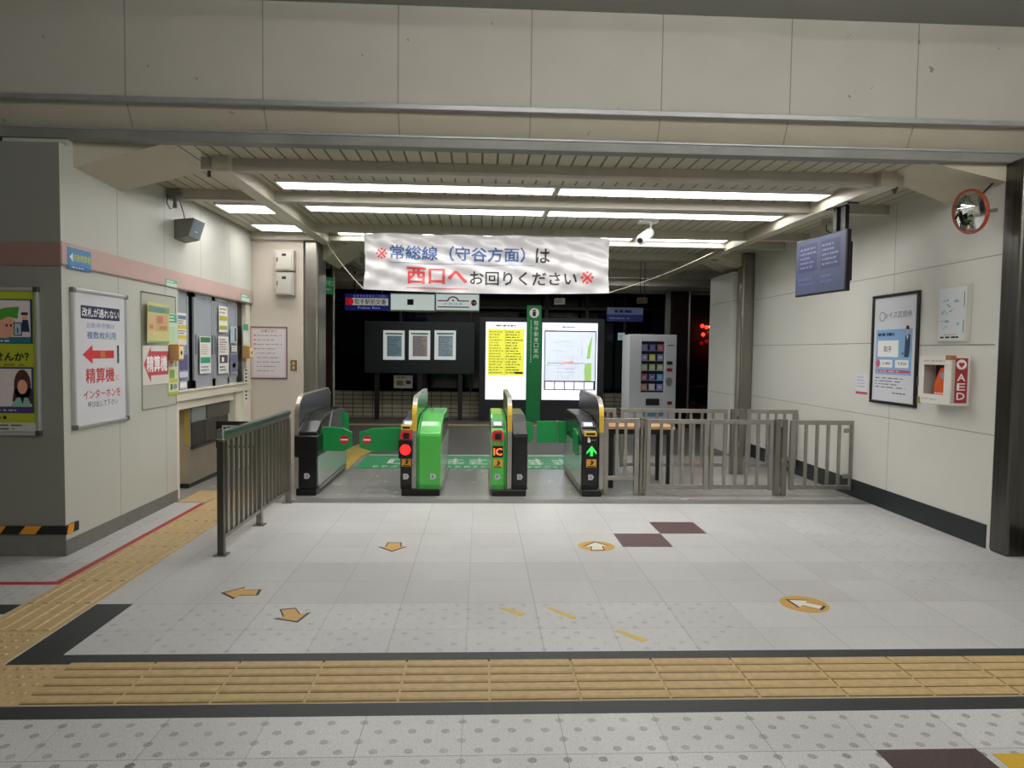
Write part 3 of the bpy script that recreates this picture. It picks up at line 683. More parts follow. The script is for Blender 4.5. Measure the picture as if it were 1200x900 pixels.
for r_ in range(5):
    cols = [['#8a80b0', '#6f6bb5', '#b06a80'], ['#8c84b4', '#c9c46a', '#7f86b0'], ['#9fb08a', '#a6b89a', '#9fae96'], ['#9a5f7a', '#6a6ea0', '#5fa0d8'], ['#b08a6a', '#c9c0c8', '#8a86c8']][r_]
    for c_ in range(3):
        q = MB(); w2 = .065; q.prism([(-w2, 0), (w2, 0), (w2 * .9, .02), (w2 * .9, .11), (w2, .13), (-w2, .13), (-w2 * .9, .11), (-w2 * .9, .02)], 0, .03, mat(cols[c_], .4, emit=.12)); q.rect(-.035, .035, .045, .085, -.001, mat('#d8d8d8', .5))
        rn = ['top', 'second', 'third', 'fourth', 'bottom'][r_]; cn = ['left', 'centre', 'right'][c_]
        s_ = single('snack_packet', q, 'snack packet at %s of the %s shelf in the vending machine' % (cn, rn), 'snack packet', 'snacks in the vending machine')
        s_.location = (xa + u(755.5 + c_ * 9.2), VY + .06, v(411.5 + r_ * 11.6) + .013)
# small white paper on the glass left of the vending machine
o, W, H, _ = wrect('F', 724, 390, 732, 398.5, 16.9)
s_ = single('paper_notice', MB().box(0, W, -.004, 0, 0, H, mat('#a8c4cc', .5, emit=.3)).lines(.02, W - .02, .03, H - .03, 3, -.005, mat('#6f8890', .5)), 'small pale paper on the dark glass left of the vending machine', 'notice'); s_.location = (o[0], 16.91, o[2])

# ------------------------------------------------------------------ banner
BY = 8.5
t = thing('banner', 'white vinyl banner with red, blue and black lettering', 'banner', (0, BY, 0))
bx0, bx1, bz0, bz1 = -1.41, 1.56, 2.325, 2.985
def bdef(x, z):
    u_ = (x - bx0) / (bx1 - bx0); v_ = (z - bz0) / (bz1 - bz0)
    d = .012 * math.sin(u_ * 9 + v_ * 5) + .008 * math.sin((u_ * 1.6 - v_ * .5) * 26 + 2 * math.sin(u_ * 7)) + .010 * math.sin(u_ * 23 - v_ * 9) * (1 - v_) + .012 * math.sin((u_ + v_ * .8) * 31) * math.exp(-((v_ - .6) ** 2) * 5)
    for c0 in (0.04, .30, .55, .80, .98): d += .016 * math.exp(-((u_ - c0 - (1 - v_) * .10) / .018) ** 2) * v_
    for c0 in (0.02, .2, .42, .66, .97): d += .012 * math.exp(-((u_ - c0 + (1 - v_) * .13) / .02) ** 2) * v_
    sag = -.030 * math.sin(math.pi * u_) * (1 - v_) + .012 * abs(math.sin(u_ * math.pi * 4)) * v_ - .006
    pinch = .02 * (abs(u_ - .5) * 2) ** 6 * math.sin(v_ * math.pi)
    return x - pinch * (1 if u_ > .5 else -1), d, z + sag
nx, nz = 150, 40; vs = []; fs = []
for j in range(nz + 1):
    for i in range(nx + 1):
        X_, d, Z_ = bdef(bx0 + (bx1 - bx0) * i / nx, bz0 + (bz1 - bz0) * j / nz); vs.append((X_, d, Z_))
for j in range(nz):
    for i in range(nx): a = j * (nx + 1) + i; fs.append((a, a + 1, a + nx + 2, a + nx + 1))
M_banner = mat('#c3c1c3', .28, coat=.3, noise=.03, scale=4)
MB().add(vs, fs, M_banner).build('cloth', t, smooth=True)
def bpx(px, py): a = ony(px, py, BY); return a[0], a[2]
def btext(s, px0, py0, px1, py1, m, bold):
    g = MB(); x0, z1 = bpx(px0, py0); x1, z0 = bpx(px1, py1); g.text(s, x0, x1, z0, z1, 0, m, bold); return g
import bmesh
def drape(g, name):
    me = bpy.data.meshes.new('tmp'); me.from_pydata(g.v, [], g.f); bm = bmesh.new(); bm.from_mesh(me)
    bmesh.ops.triangulate(bm, faces=bm.faces)
    for _ in range(3):
        es = [e for e in bm.edges if e.calc_length() > .02]
        if es: bmesh.ops.subdivide_edges(bm, edges=es, cuts=1); bmesh.ops.triangulate(bm, faces=bm.faces)
    for v_ in bm.verts: X_, d, Z_ = bdef(v_.co.x, v_.co.z); v_.co = (X_, d - .004, Z_)
    bm.to_mesh(me); bm.free(); me.materials.append(g.mats[0]); o = bpy.data.objects.new(name, me); SC.collection.objects.link(o); o.parent = t; me.name = name
    return o
Mbl = mat('#3c5f94', .4); Mrd = mat('#d2474c', .4); Mbk = mat('#2a2a2c', .4)
def merge(*gs):
    r = MB()
    for g in gs: r.add(g.v, g.f, g.mats[0])
    return r
def bbar(px0, px1, py, h, m):
    x0, z = bpx(px0, py); x1, _z = bpx(px1, py); g = MB(); n = 40
    for k in range(n): g.rect(x0 + (x1 - x0) * k / n, x0 + (x1 - x0) * (k + 1) / n, z, z + h, 0, m)
    return g
drape(merge(btext('※', 440, 290, 453, 303, Mrd, 0), btext('西口へ', 477, 312, 547, 331, Mrd, .05), btext('※', 681, 317, 696, 332, Mrd, 0), bbar(476, 549, 335, .008, Mrd)), 'red_lettering')
drape(merge(btext('常総線（守谷方面）', 457, 287, 615, 306, Mbl, .035), bbar(457, 626, 307, .005, Mbl)), 'blue_lettering')
drape(merge(btext('は', 628, 291, 644, 307, Mbk, .035), btext('お回りください', 551, 316, 676, 333, Mbk, .03)), 'black_lettering')
rp = mat('#b9b4a4', .7)
def rope(p0, p1, lab, sag=.04):
    q = []
    for k in range(13): f = k / 12; q.append(tuple(Vector(p0).lerp(Vector(p1), f) - Vector((0, 0, sag * math.sin(math.pi * f)))))
    single('rope', MB().tube(q, .006, rp, 6), lab, 'rope', 'banner ropes')
rope((bx0, BY, bz0), (onz(372, 272, 3.04)[0], 9.06, 3.05), 'rope tying the lower left banner corner to a ceiling beam')
rope((bx1, BY, bz0), (3.35, 9.84, 3.07), 'long rope tying the lower right banner corner to a ceiling beam')
for i, f in enumerate((.02, .2, .38, .6, .79, .98)):
    xx = bx0 + (bx1 - bx0) * f
    single('rope', MB().tube([(xx, BY, bz1 - .0), (xx + .01, BY + .22, 3.06), (xx + .01, 8.95, 3.08)], .004, rp, 6), 'short tie at the banner top, number', 'rope', 'banner ropes')['label'] = 'short cord along the banner top, %s from the left' % ['first', 'second', 'third', 'fourth', 'fifth', 'sixth'][i]

# ------------------------------------------------------------------ ticket gates
GY0, GY1 = 7.62, 9.32
M_side = mat('#c5cbc9', .22, .55)
M_stk = mat('#d9b13a', .45)
def gprof(top=.86, y0=GY0):
    p = [(y0 + .03, .07), (y0, .13), (y0, .66), (y0 + .02, .70), (y0 + .24, .80), (y0 + .60, top), (GY1 - .30, top), (GY1 - .08, .80), (GY1, .68), (GY1, .13), (GY1 - .03, .07)]
    return p
def fare_gate(label, x0, x1, halves, fin, finmat, side, gm='#3a3d40'):
    t = thing('ticket_gate', label, 'ticket gate', (0, 0, 0), 0, 'ticket gates')
    MB().box(x0 + .01, x1 - .01, GY0 + .02, GY1 - .02, 0, .075, M_black).build('plinth', t, bevel=.01)
    for (a, b, m) in halves:
        o = MB().prism(gprof(), a, b, m, 'x'); o.build('cabinet', t, bevel=.012)
    # glossy side panels
    for sx in side:
        xs = x1 if sx > 0 else x0; e = .004 * sx
        q = MB(); q.prism([(GY0 + .05, .12), (GY0 + .10, .10), (GY1 - .10, .10), (GY1 - .05, .14), (GY1 - .05, .52), (GY0 + .05, .56)], xs, xs + e, M_side, 'x')
        q.build('side_panel', t)
        q = MB(); q.prism([(GY0 + .12, .60), (GY1 - .12, .58), (GY1 - .12, .72), (GY0 + .55, .80), (GY0 + .30, .76)], xs, xs + e * .8, mat('#2e3236', .2), 'x')
        q.build('side_window', t)
        MB().box(xs, xs + .015 * sx, GY0 + .1, GY1 - .08, .06, .09, M_steel2).build('kick_rail', t)
    # steel strip and the raised guard
    a, b = fin
    MB().box(a, b, GY0 - .006, GY0 + .05, .09, .72, M_steel2).build('steel_strip', t, bevel=.004)
    n = 10; c = []
    for k in range(n + 1):
        an = math.pi * (1 - k / n * .5); c.append((GY0 + .30 + .28 * math.cos(an), .86 + .22 * math.sin(an)))
    prof = [(GY0 + .02, .70)] + c + [(GY1 - .20, 1.09), (GY1 - .05, 1.0), (GY1 - .04, .86), (GY1 - .2, .84), (GY0 + .4, .84)]
    MB().prism(prof, a + .004, b - .004, mat(gm, .25, .2), 'x').build('guard', t, bevel=.005)
    rim = MB(); pr_ = [((a + b) / 2, y_, z_) for y_, z_ in [(GY0 + .02, .72)] + c + [(GY1 - .20, 1.09), (GY1 - .05, 1.01)]]
    for k in range(len(pr_) - 1):
        y0_, z0_ = pr_[k][1:]; y1_, z1_ = pr_[k + 1][1:]
        dd = Vector((0, -(z1_ - z0_), y1_ - y0_)).normalized() * .012
        o0 = (y0_ + dd.y, z0_ + dd.z); o1 = (y1_ + dd.y, z1_ + dd.z)
        rim.prism([(y0_, z0_), (y1_, z1_), o1, o0], a, b, finmat if k < 5 else M_steel2, 'x')
    rim.build('guard_rim', t)
    return t
def pict(t, cx, z, w_=.09):
    p = MB(); p.box(cx - w_ / 2, cx + w_ / 2, GY0 - .0015, GY0, z, z + .09, mat('#e0a02e', .4))
    p.poly([(cx - .02, z + .02), (cx + .0, z + .05), (cx - .015, z + .07), (cx + .03, z + .065), (cx + .012, z + .03)], GY0 - .003, M_blk); p.ell(cx + .005, z + .078, .008, .008, GY0 - .003, M_blk, 10); p.rect(cx - w_ / 2 + .01, cx + w_ / 2 - .01, z + .004, z + .015, GY0 - .003, M_blk)
    p.build('warning_sticker', t)
def badge(t, ch, cx, z):
    p = MB(); s_ = .032; p.poly([(cx - s_, z), (cx - s_, z + .06), (cx + s_ * .4, z + .06), (cx + s_, z + .03), (cx + s_ * .4, z)], GY0 - .002, mat('#c9ccd0', .4)); p.text(ch, cx - .015, cx + .01, z + .015, z + .045, GY0 - .003, M_blk, .03); p.build('lane_badge', t)
def reader(t, cx, w_, ringcol, screen, red):
    """card reader on the sloping nose"""
    y0 = GY0 + .03; s = MB(); sl = (.80 - .70) / .22
    def P(x_, q, e): y_ = GY0 + .02 + q * .22; z_ = .70 + q * .10; return (x_, y_ - e * .41, z_ + e * .91)
    def pad(x0, x1, q0, q1, e, m): s.add([P(x0, q0, e), P(x1, q0, e), P(x1, q1, e), P(x0, q1, e), P(x0, q0, 0), P(x1, q0, 0), P(x1, q1, 0), P(x0, q1, 0)], [(0, 1, 2, 3), (0, 4, 5, 1), (1, 5, 6, 2), (2, 6, 7, 3), (3, 7, 4, 0)], m)
    pad(cx - w_ / 2, cx + w_ / 2, .5, 1.0, .012, mat('#3c3c40', .25)); pad(cx - w_ * .33, cx + w_ * .33, .6, .92, .014, mat('#b7bdd8', .3, emit=screen))
    s.build('reader_display', t)
    if red:
        r_ = MB(); r_.prism([(cx - w_ * .52, .625), (cx - w_ * .48, .71), (cx - w_ * .3, .73), (cx + w_ * .3, .73), (cx + w_ * .48, .71), (cx + w_ * .52, .625)], GY0 - .03, GY0 + .06, mat('#c52a33', .35)); r_.box(cx - w_ * .25, cx + w_ * .28, GY0 - .035, GY0 - .03, .635, .70, M_black); r_.build('ticket_slot', t, bevel=.004)
    if ringcol:
        zc = .755 if red else .70
        r_ = MB(); r_.box(cx - w_ * .45, cx + w_ * .45, GY0 - .015, GY0 + .10, zc - .025, zc + .025, mat(ringcol, .35)); r_.box(cx - w_ * .33, cx + w_ * .33, GY0 - .017, GY0 - .014, zc - .012, zc + .012, M_black); r_.build('card_slot', t, bevel=.008)
def flap(t, xh, xt, y, z0, z1, sign=True):
    q = MB(); d = 1 if xt > xh else -1; L = abs(xt - xh)
    pts = [(xh, z0 + .01), (xh + d * L * .35, z0), (xh + d * L * .72, z0 + .0), (xt, z0 + .045), (xt, z1 - .055), (xh + d * L * .72, z1 - .012), (xh + d * L * .3, z1), (xh, z1)]
    q.prism(pts, y, y + .03, mat('#0f8f45', .3, coat=.3)); f_ = q.build('flap', t, bevel=.006)
    if sign:
        g = MB(); cx = xt - d * .085; cz = (z0 + z1) / 2 - .005; g.ell(cx, cz, .052, .052, y - .002, mat('#c0262c', .4)); g.rect(cx - .04, cx + .04, cz - .008, cz + .008, y - .003, M_pure); g.build('no_entry_mark', f_)
# gate 1
g1 = fare_gate('leftmost ticket gate, black, closed by a green flap beside the railing', -2.00, -1.76, [(-1.955, -1.76, M_black)], (-2.00, -1.955), M_steel2, (1,))
MB().box(-1.99, -1.74, GY0 - .05, GY0 + .42, .43, .66, M_black).build('flap_housing', g1, bevel=.012)
flap(g1, -1.75, -1.42, GY0 + .22, .46, .73); badge(g1, 'D', -1.86, .19)
MB().prism([(GY0 + .5, .60), (GY1 - .3, .60), (GY1 - .2, .84), (GY0 + .75, .87)], -1.765, -1.74, mat('#56595c', .25), 'x').build('side_console', g1, bevel=.01)
MB().prism([(-1.76, .50), (-1.69, .50), (-1.675, .56), (-1.675, .74), (-1.70, .79), (-1.74, .79), (-1.76, .70)], 9.0, 9.03, mat('#0f8f45', .3)).build('rear_flap', g1)
# gate 2
g2 = fare_gate('second ticket gate from the left, black and green with a red stop disc', -.86, -.42, [(-.86, -.735, M_black), (-.66, -.42, M_gate), (-.685, -.66, mat('#2f9a3c', .3))], (-.735, -.685), M_stk, (1,), '#3f9a48')
reader(g2, -.795, .125, '#d8c23c', .5, True); pict(g2, -.795, .33, .10); badge(g2, 'C', -.795, .19); badge(g2, 'E', -.50, .19)
q = MB(); q.box(-.875, -.725, GY0 - .05, GY0 + .3, .42, .62, M_black); q.build('flap_housing', g2, bevel=.01)
q = MB(); q.ell(-.80, .52, .058, .058, GY0 - .052, mat('#ff1f1f', .4, emit=1.6)); q.text('STOP', -.82, -.78, .515, .528, GY0 - .053, mat('#9a0c10', .4)); q.build('stop_lamp', g2)
flap(g2, -.87, -1.34, GY0 + .22, .46, .73)
# gate 3
g3 = fare_gate('second ticket gate from the right, green and black with a lit orange sign', .13, .53, [(.13, .275, M_gate), (.275, .30, mat('#2f9a3c', .3)), (.36, .53, M_black)], (.305, .355), M_stk, (-1, 1), '#8a9060')
reader(g3, .20, .13, None, .6, True); pict(g3, .205, .32, .10); badge(g3, 'F', .205, .19); badge(g3, 'D', .45, .19)
q = MB(); q.text('IC', .165, .245, .575, .605, GY0 - .0015, mat('#e8672a', .4), .02); q.box(.145, .26, GY0 - .002, GY0, .435, .56, M_black); q.text('IC', .158, .247, .46, .535, GY0 - .004, mat('#ff5a28', .4, emit=1.8), .04); q.build('lit_sign', g3)
# gate 4
g4 = fare_gate('rightmost ticket gate, black with a lit green arrow beside the fence', 1.13, 1.37, [(1.13, 1.315, M_black)], (1.32, 1.37), M_stk, (-1,))
reader(g4, 1.22, .15, '#d8b43c', .6, False); pict(g4, 1.235, .33, .11); badge(g4, 'G', 1.235, .19)
q = MB(); mg = mat('#2fd04a', .4, emit=1.0); cz = .50; cx = 1.235
q.poly([(cx - .055, cz), (cx, cz + .07), (cx + .055, cz), (cx + .055, cz - .025), (cx + .015, cz + .015), (cx + .015, cz - .045), (cx - .015, cz - .045), (cx - .015, cz + .015), (cx - .055, cz - .025)], GY0 - .002, mg)
q.ell(1.205, .625, .018, .022, GY0 - .002, M_pure); q.ell(1.20, .65, .012, .012, GY0 - .002, M_pure); q.text('タッチ', 1.235, 1.285, .625, .64, GY0 - .002, M_pure); q.build('lit_arrow', g4)
MB().prism([(GY0 + .25, .44), (GY0 + .3, .42), (GY0 + .62, .42), (GY0 + .62, .70), (GY0 + .3, .70), (GY0 + .25, .66)], 1.105, 1.125, mat('#0f8f45', .3), 'x').build('stowed_flap', g4, bevel=.004)
# rear flaps between gates 3 and 4
flap(g3, .54, .70, 9.0, .42, .70, False); 
q = MB(); q.box(.74, 1.0, 9.0, 9.03, .42, .70, mat('#0f8f45', .3)).box(1.0, 1.015, 8.99, 9.04, .41, .71, M_steel2).box(1.015, 1.125, 9.0, 9.03, .42, .70, mat('#0f8f45', .3)); q.build('flap', g4, bevel=.004)

# ------------------------------------------------------------------ railings and fences
# left railing along the lane
X_ = -1.98; t = thing('railing', 'dark steel railing with a glass-green cap beside the lane', 'railing', (X_, 0, 0))
y0, y1 = 5.43, 7.30; ZT = .93
MB().box(-.028, .028, y0, y1 + .02, ZT - .012, ZT + .03, mat('#51675c', .18, .5)).build('cap_rail', t, bevel=.01)
MB().box(-.016, .016, y0, y1, ZT - .05, ZT - .013, M_steel).build('top_rail', t)
MB().box(-.016, .016, y0, y1, .12, .15, M_steel).build('bottom_rail', t)
MB().box(-.03, .03, y0 - .02, y0 + .02, ZT - .04, ZT + .045, M_chrome).build('end_cap', t, bevel=.01)
for yy in (y0, (y0 + y1) / 2, y1):
    q = MB().box(-.024, .024, yy - .024, yy + .024, 0, ZT - .05, M_darksteel if yy < 6 else M_steel).build('post', t, bevel=.003)
    MB().box(-.05, .05, yy - .05, yy + .05, 0, .008, M_steel).build('foot_plate', q)
n = 16
for k in range(1, n):
    if k == n // 2: continue
    yy = y0 + (y1 - y0) * k / n; MB().box(-.012, .012, yy - .017, yy + .017, .151, ZT - .051, M_steel).build('baluster', t)
# right fences: each leaf and panel
def leaf(name, label, px0, px1, Y, zt, zb, nb, cat, group, pw=.05, rail=.05, feet=False):
    x0, x1 = ony(px0, 540, Y)[0], ony(px1, 540, Y)[0]
    t = thing(name, label, cat, (x0, Y, 0), 0, group); W = x1 - x0
    MB().box(0, W, -.022, .022, zt - rail, zt, M_steel2).build('top_rail', t, bevel=.003)
    MB().box(pw, W - pw, -.018, .018, zb, zb + .045, M_steel2).build('bottom_rail', t, bevel=.003)
    for xx in (0, W - pw): MB().box(xx, xx + pw, -.022, .022, 0 if feet else zb - .01, zt - rail, M_steel2).build('post', t, bevel=.003)
    for k in range(1, nb + 1):
        xx = pw + (W - 2 * pw) * k / (nb + 1); MB().box(xx - .016, xx + .016, -.012, .012, zb + .045, zt - rail, M_steel2).build('baluster', t)
    return t
FY = 7.74; G_ = 'steel fence sections right of the gates'
leaf('fence_section', 'narrow fixed fence section right beside the rightmost ticket gate', 707, 748, FY, .865, .17, 2, 'fence', G_, feet=True)
leaf('fence_gate', 'wide front fence leaf in front of the wooden table', 757, 829, FY, .86, .075, 4, 'fence', G_, pw=.045)
leaf('fence_gate', 'front fence leaf between the table and the double post', 831, 905, FY, .86, .075, 4, 'fence', G_, pw=.045)
t = leaf('fence_gate', 'front fence leaf reaching the right wall', 925, 1001, FY, .86, .075, 4, 'fence', G_, pw=.055)
x1_ = XR - t.location.x
for zz in (.2, .72): MB().box(x1_ - .10, x1_ - .001, -.012, .012, zz, zz + .05, M_steel2).build('hinge', t)
MB().box(-.03, 0, -.012, .012, .40, .44, M_steel2).build('latch', t)
def post(px0, px1, Y, h, label):
    x0, x1 = ony(px0, 540, Y)[0], ony(px1, 540, Y)[0]; t = thing('fence_post', label, 'post', (x0, Y, 0)); W = x1 - x0
    MB().box(0, W * .42, -.03, .03, 0, h, M_steel).build('upright', t, bevel=.003); MB().box(W * .58, W, -.03, .03, 0, h, M_steel).build('upright', t, bevel=.003)
    MB().box(W * .42, W * .58, -.02, .02, h - .09, h - .01, M_steel2).box(W * .42, W * .58, -.02, .02, .03, .10, M_steel2).build('bracket', t)
    MB().box(W * .5, W * .62, -.055, -.03, .38, .43, M_steel2).build('latch', t)
post(749.5, 756.5, FY, .87, 'thin post pair of the front fence beside the wooden table')
post(907, 921, FY, .87, 'double steel post between the two right leaves of the front fence')
RY = 9.12; G2_ = 'rear steel fence sections'
leaf('fence_gate', 'rear fence leaf behind the wooden table, in front of the vending machine', 726, 851, RY, .865, .10, 8, 'fence', G2_, pw=.04)
leaf('fence_gate', 'rear fence leaf reaching the right wall', 874, 932, RY, .865, .10, 4, 'fence', G2_, pw=.05)
post(855, 870, RY, .87, 'double steel post in the middle of the rear fence')
leaf('fence_section', 'short rear fence section behind the rightmost ticket gate', 702, 721, RY, .865, .17, 1, 'fence', G2_, feet=True)
# wooden table
t = thing('table', 'wooden table with black legs standing between the two fences', 'table', (1.50, 8.10, 0))
MB().box(0, .80, 0, .62, .70, .735, mat('#c79c6e', .5, noise=.1, scale=6, stretch=(1, 10, 1))).build('tabletop', t, bevel=.004)
MB().box(.03, .77, .03, .59, .64, .70, M_blackm).build('apron', t)
for a in (.03, .72):
    for b in (.03, .54): MB().box(a, a + .05, b, b + .05, 0, .64, M_blackm).build('leg', t)

# ------------------------------------------------------------------ left wall fittings
def wthing(name, label, cat, wall, px0, py0, px1, py1, X=None, group=None, off=0.0):
    o, W, H, rz = wrect(wall, px0, py0, px1, py1, X)
    o = list(o)
    if wall == 'L': o[0] += off
    elif wall == 'R': o[0] -= off
    else: o[1] -= off
    return thing(name, label, cat, o, rz, group), W, H
def frame(t, W, H, e, d, m, name='frame', corner=None):
    q = MB(); q.box(0, W, -d, 0, 0, e, m).box(0, W, -d, 0, H - e, H, m).box(0, e, -d, 0, e, H - e, m).box(W - e, W, -d, 0, e, H - e, m)
    q.build(name, t, bevel=min(.006, e / 3))
    if corner:
        for cx in (0, W):
            for cz in (0, H):
                x0 = cx - .003 if cx == 0 else cx - e * 1.3; z0 = cz - .003 if cz == 0 else cz - e * 1.3
                MB().box(x0, x0 + e * 1.3 + .003, -d - .003, 0, z0, z0 + e * 1.3 + .003, corner).build('frame_corner', t, bevel=.004)
M_fr = mat('#c4c7c9', .28, .45)
# white notice poster
t, W, H = wthing('poster_frame', 'aluminium framed white poster with a red left arrow', 'poster', 'L', 84, 337, 148, 504)
frame(t, W, H, .028, .03, M_fr, corner=mat('#7e8183', .3, .8))
p = MB(); p.box(.02, W - .02, -.012, 0, .02, H - .02, mat('#dcdce2', .35)); y = -.013
p.rect(W * .15, W * .86, H * .79, H * .885, y, M_navy); p.text('改札が通れない', W * .17, W * .84, H * .805, H * .87, y - .001, M_pure, .03)
p.text('自動券売機は', W * .25, W * .76, H * .725, H * .765, y, mat('#8d9fc4', .5)); p.text('複数枚利用', W * .25, W * .78, H * .645, H * .70, y, mat('#5b7fb8', .5), .02)
p.poly([(W * .17, H * .53), (W * .34, H * .60), (W * .34, H * .56), (W * .74, H * .56), (W * .74, H * .50), (W * .34, H * .50), (W * .34, H * .46)], y, mat('#d03038', .5)); p.rect(W * .48, W * .57, H * .505, H * .555, y - .001, mat('#c77b3a', .5)); p.rect(W * .80, W * .84, H * .46, H * .60, y, mat('#2c4a50', .5))
p.text('精算機', W * .22, W * .74, H * .32, H * .43, y, M_redtext, .03); p.text('に', W * .77, W * .84, H * .33, H * .37, y, M_redtext); p.text('インターホンを', W * .18, W * .86, H * .205, H * .27, y, mat('#c4323c', .5), .02); p.text('呼び出して下さい', W * .25, W * .80, H * .14, H * .185, y, M_blk)
p.build('poster_sheet', t)
# green poster on the dim front face
o0 = ony(50, 510, YF); o1 = ony(0, 336, YF)
W, H = .82, ony(48, 337, YF)[2] - o0[2]
t = thing('poster_frame', 'aluminium framed green poster with drawn faces', 'poster', (o0[0] - W, YF, o0[2]), 0)
frame(t, W, H, .028, .03, M_fr, corner=mat('#6e7072', .3, .8))
p = MB(); p.box(.02, W - .02, -.012, 0, .02, H - .02, mat('#a9b52e', .5)); y = -.013
mn = mat('#27405a', .5); mc = mat('#dcd3d3', .5); sk = mat('#e0a48c', .5)
def card(z0, z1, c2):
    p.rect(W * .08, W * .94, z0, z1, y, mn); p.rect(W * .10, W * .92, z0 + H * .045, z1 - .01, y - .001, mc); p.rect(W * .10, W * .92, z0 + .006, z0 + H * .04, y - .001, c2)
card(H * .62, H * .92, mat('#2d6f86', .5)); card(H * .15, H * .46, mat('#4a3a78', .5))
xc = W * .69; z_ = H * .76
p.ell(xc, z_ - .03, .09, .085, y - .002, sk); p.poly([(xc - .11, z_ - .02), (xc - .1, z_ + .07), (xc, z_ + .11), (xc + .11, z_ + .12), (xc + .10, z_ + .03), (xc + .03, z_ + .045)], y - .003, mat('#4f9a34', .5)); p.ell(xc + .05, z_ - .02, .008, .01, y - .004, M_blk); p.ell(xc + .02, z_ - .02, .008, .01, y - .004, M_blk)
fx = W * .865; fz = H * .70
p.poly([(fx - .02, fz), (fx - .012, fz + .09), (fx + .03, fz + .09), (fx + .04, fz)], y - .002, mat('#23305a', .5)); p.ell(fx + .005, fz + .11, .02, .022, y - .002, sk); p.rect(fx - .02, fx + .03, fz + .125, fz + .145, y - .003, mat('#1c2748', .5)); p.rect(fx - .075, fx - .015, fz - .03, fz + .07, y - .003, mat('#27405a', .5)); p.rect(fx - .068, fx - .022, fz - .022, fz + .062, y - .004, mat('#aebfcb', .5)); p.rect(fx - .05, fx - .04, fz - .01, fz + .03, y - .005, mat('#23305a', .5))
wx = W * .84; wz = H * .32
p.ell(wx, wz + .02, .062, .12, y - .002, mat('#4a2a28', .5)); p.poly([(wx - .06, wz), (wx - .075, wz - .10), (wx + .075, wz - .12), (wx + .065, wz)], y - .002, mat('#4a2a28', .5)); p.ell(wx, wz + .01, .036, .055, y - .003, sk); p.poly([(wx - .09, wz - .14), (wx - .04, wz - .07), (wx + .04, wz - .07), (min(wx + .09, W * .92), wz - .14)], y - .004, mat('#8fb8ac', .5)); p.poly([(wx - .015, wz - .07), (wx + .015, wz - .07), (wx, wz - .12)], y - .005, M_blk)
p.text('ませんか？', W * .52, W * .90, H * .505, H * .56, y - .001, M_blk, .05); p.lines(W * .2, W * .88, H * .465, H * .49, 1, y - .001, mat('#a85a3a', .5), 2); p.rect(.02, W - .02, H * .497 - .04, H * .5 - .04, y - .0005, mat('#7d8a2a', .5))
p.lines(W * .45, W * .8, H * .105, H * .135, 1, y - .001, M_blk, 4, .7); p.rect(.03, W - .03, .03, H * .085, y - .001, mat('#c8c8c4', .5)); p.lines(W * .3, W * .9, .035, H * .08, 2, y - .002, mat('#5a5a58', .5), 6)
p.lines(W * .35, W * .75, H * .87, H * .90, 1, y - .002, mat('#b05a5a', .5), 7); p.lines(W * .35, W * .6, H * .40, H * .44, 2, y - .002, mat('#b05a5a', .5), 8); p.lines(W * .5, W * .8, H * .625, H * .65, 1, y - .002, mat('#c8dce0', .5), 9); p.lines(W * .45, W * .85, H * .16, H * .18, 1, y - .002, mat('#c8c4e0', .5), 10)
p.build('poster_sheet', t)
# blue sign on the pink band
t, W, H = wthing('direction_sign', 'small blue sign with a white left arrow on the pink band', 'sign', 'L', 77, 289, 104, 314, off=.0145)
MB().box(0, W, -.004, 0, 0, H, mat('#4a8fc8', .4)).build('plate', t)
p = MB(); p.poly([(W * .06, H * .55), (W * .2, H * .78), (W * .2, H * .32)], -.005, M_pure); p.text('自動精算機', W * .24, W * .97, H * .38, H * .74, -.005, mat('#d8dc6a', .4), .02); p.rect(.0, W, 0, H * .16, -.005, mat('#3a70b0', .4)); p.lines(W * .15, W * .9, H * .04, H * .14, 1, -.006, M_pure, 1); p.build('lettering', t)
# small green stickers on the band
for px0, py0, px1, py1, lab in [(192, 326, 206, 335, 'small green and white label on the pink band above the panel'), (281, 343, 291, 353, 'small green and white label at the far end of the pink band')]:
    t, W, H = wthing('label_sticker', lab, 'label', 'L', px0, py0, px1, py1, off=.0145)
    MB().box(0, W, -.002, 0, 0, H, mat('#7fb89a', .5)).rect(W * .06, W * .94, H * .1, H * .5, -.003, mat('#d5dfd8', .5)).lines(W * .1, W * .9, H * .55, H * .9, 1, -.003, M_pure, 3).build('face', t)
# access panel with posters
t, W, H = wthing('access_panel', 'flat grey access panel in the left wall behind two posters', 'panel', 'L', 166, 341, 206, 481, off=.0005)
q = MB(); q.box(0, W, -.006, 0, 0, H, mat('#b6b7ab', .5)); q.box(0, W, -.009, -.006, H - .012, H, mat('#55554f', .5)).box(0, W, -.009, -.006, 0, .008, mat('#8f8f86', .5)).box(0, .008, -.009, -.006, 0, H, mat('#8f8f86', .5)).box(W - .008, W, -.009, -.006, 0, H, mat('#6c6c66', .5)); q.build('face', t)
AP = .0065
t, W, H = wthing('event_poster', 'curling yellow and green poster on the grey access panel', 'poster', 'L', 166, 353, 196, 402, off=AP + .012)
n = 10; vs = []; fs = []
for i in range(n + 1):
    f = i / n; d = .03 * (1 - f) ** 3 + .004 * math.sin(f * 7); vs += [(W * f, -d, 0), (W * f, -d * 1.3, H)]
for i in range(n): fs.append((2 * i, 2 * i + 2, 2 * i + 3, 2 * i + 1))
MB().add(vs, fs, mat('#cdc98c', .45)).build('sheet', t, smooth=True)
p = MB(); y = -.036
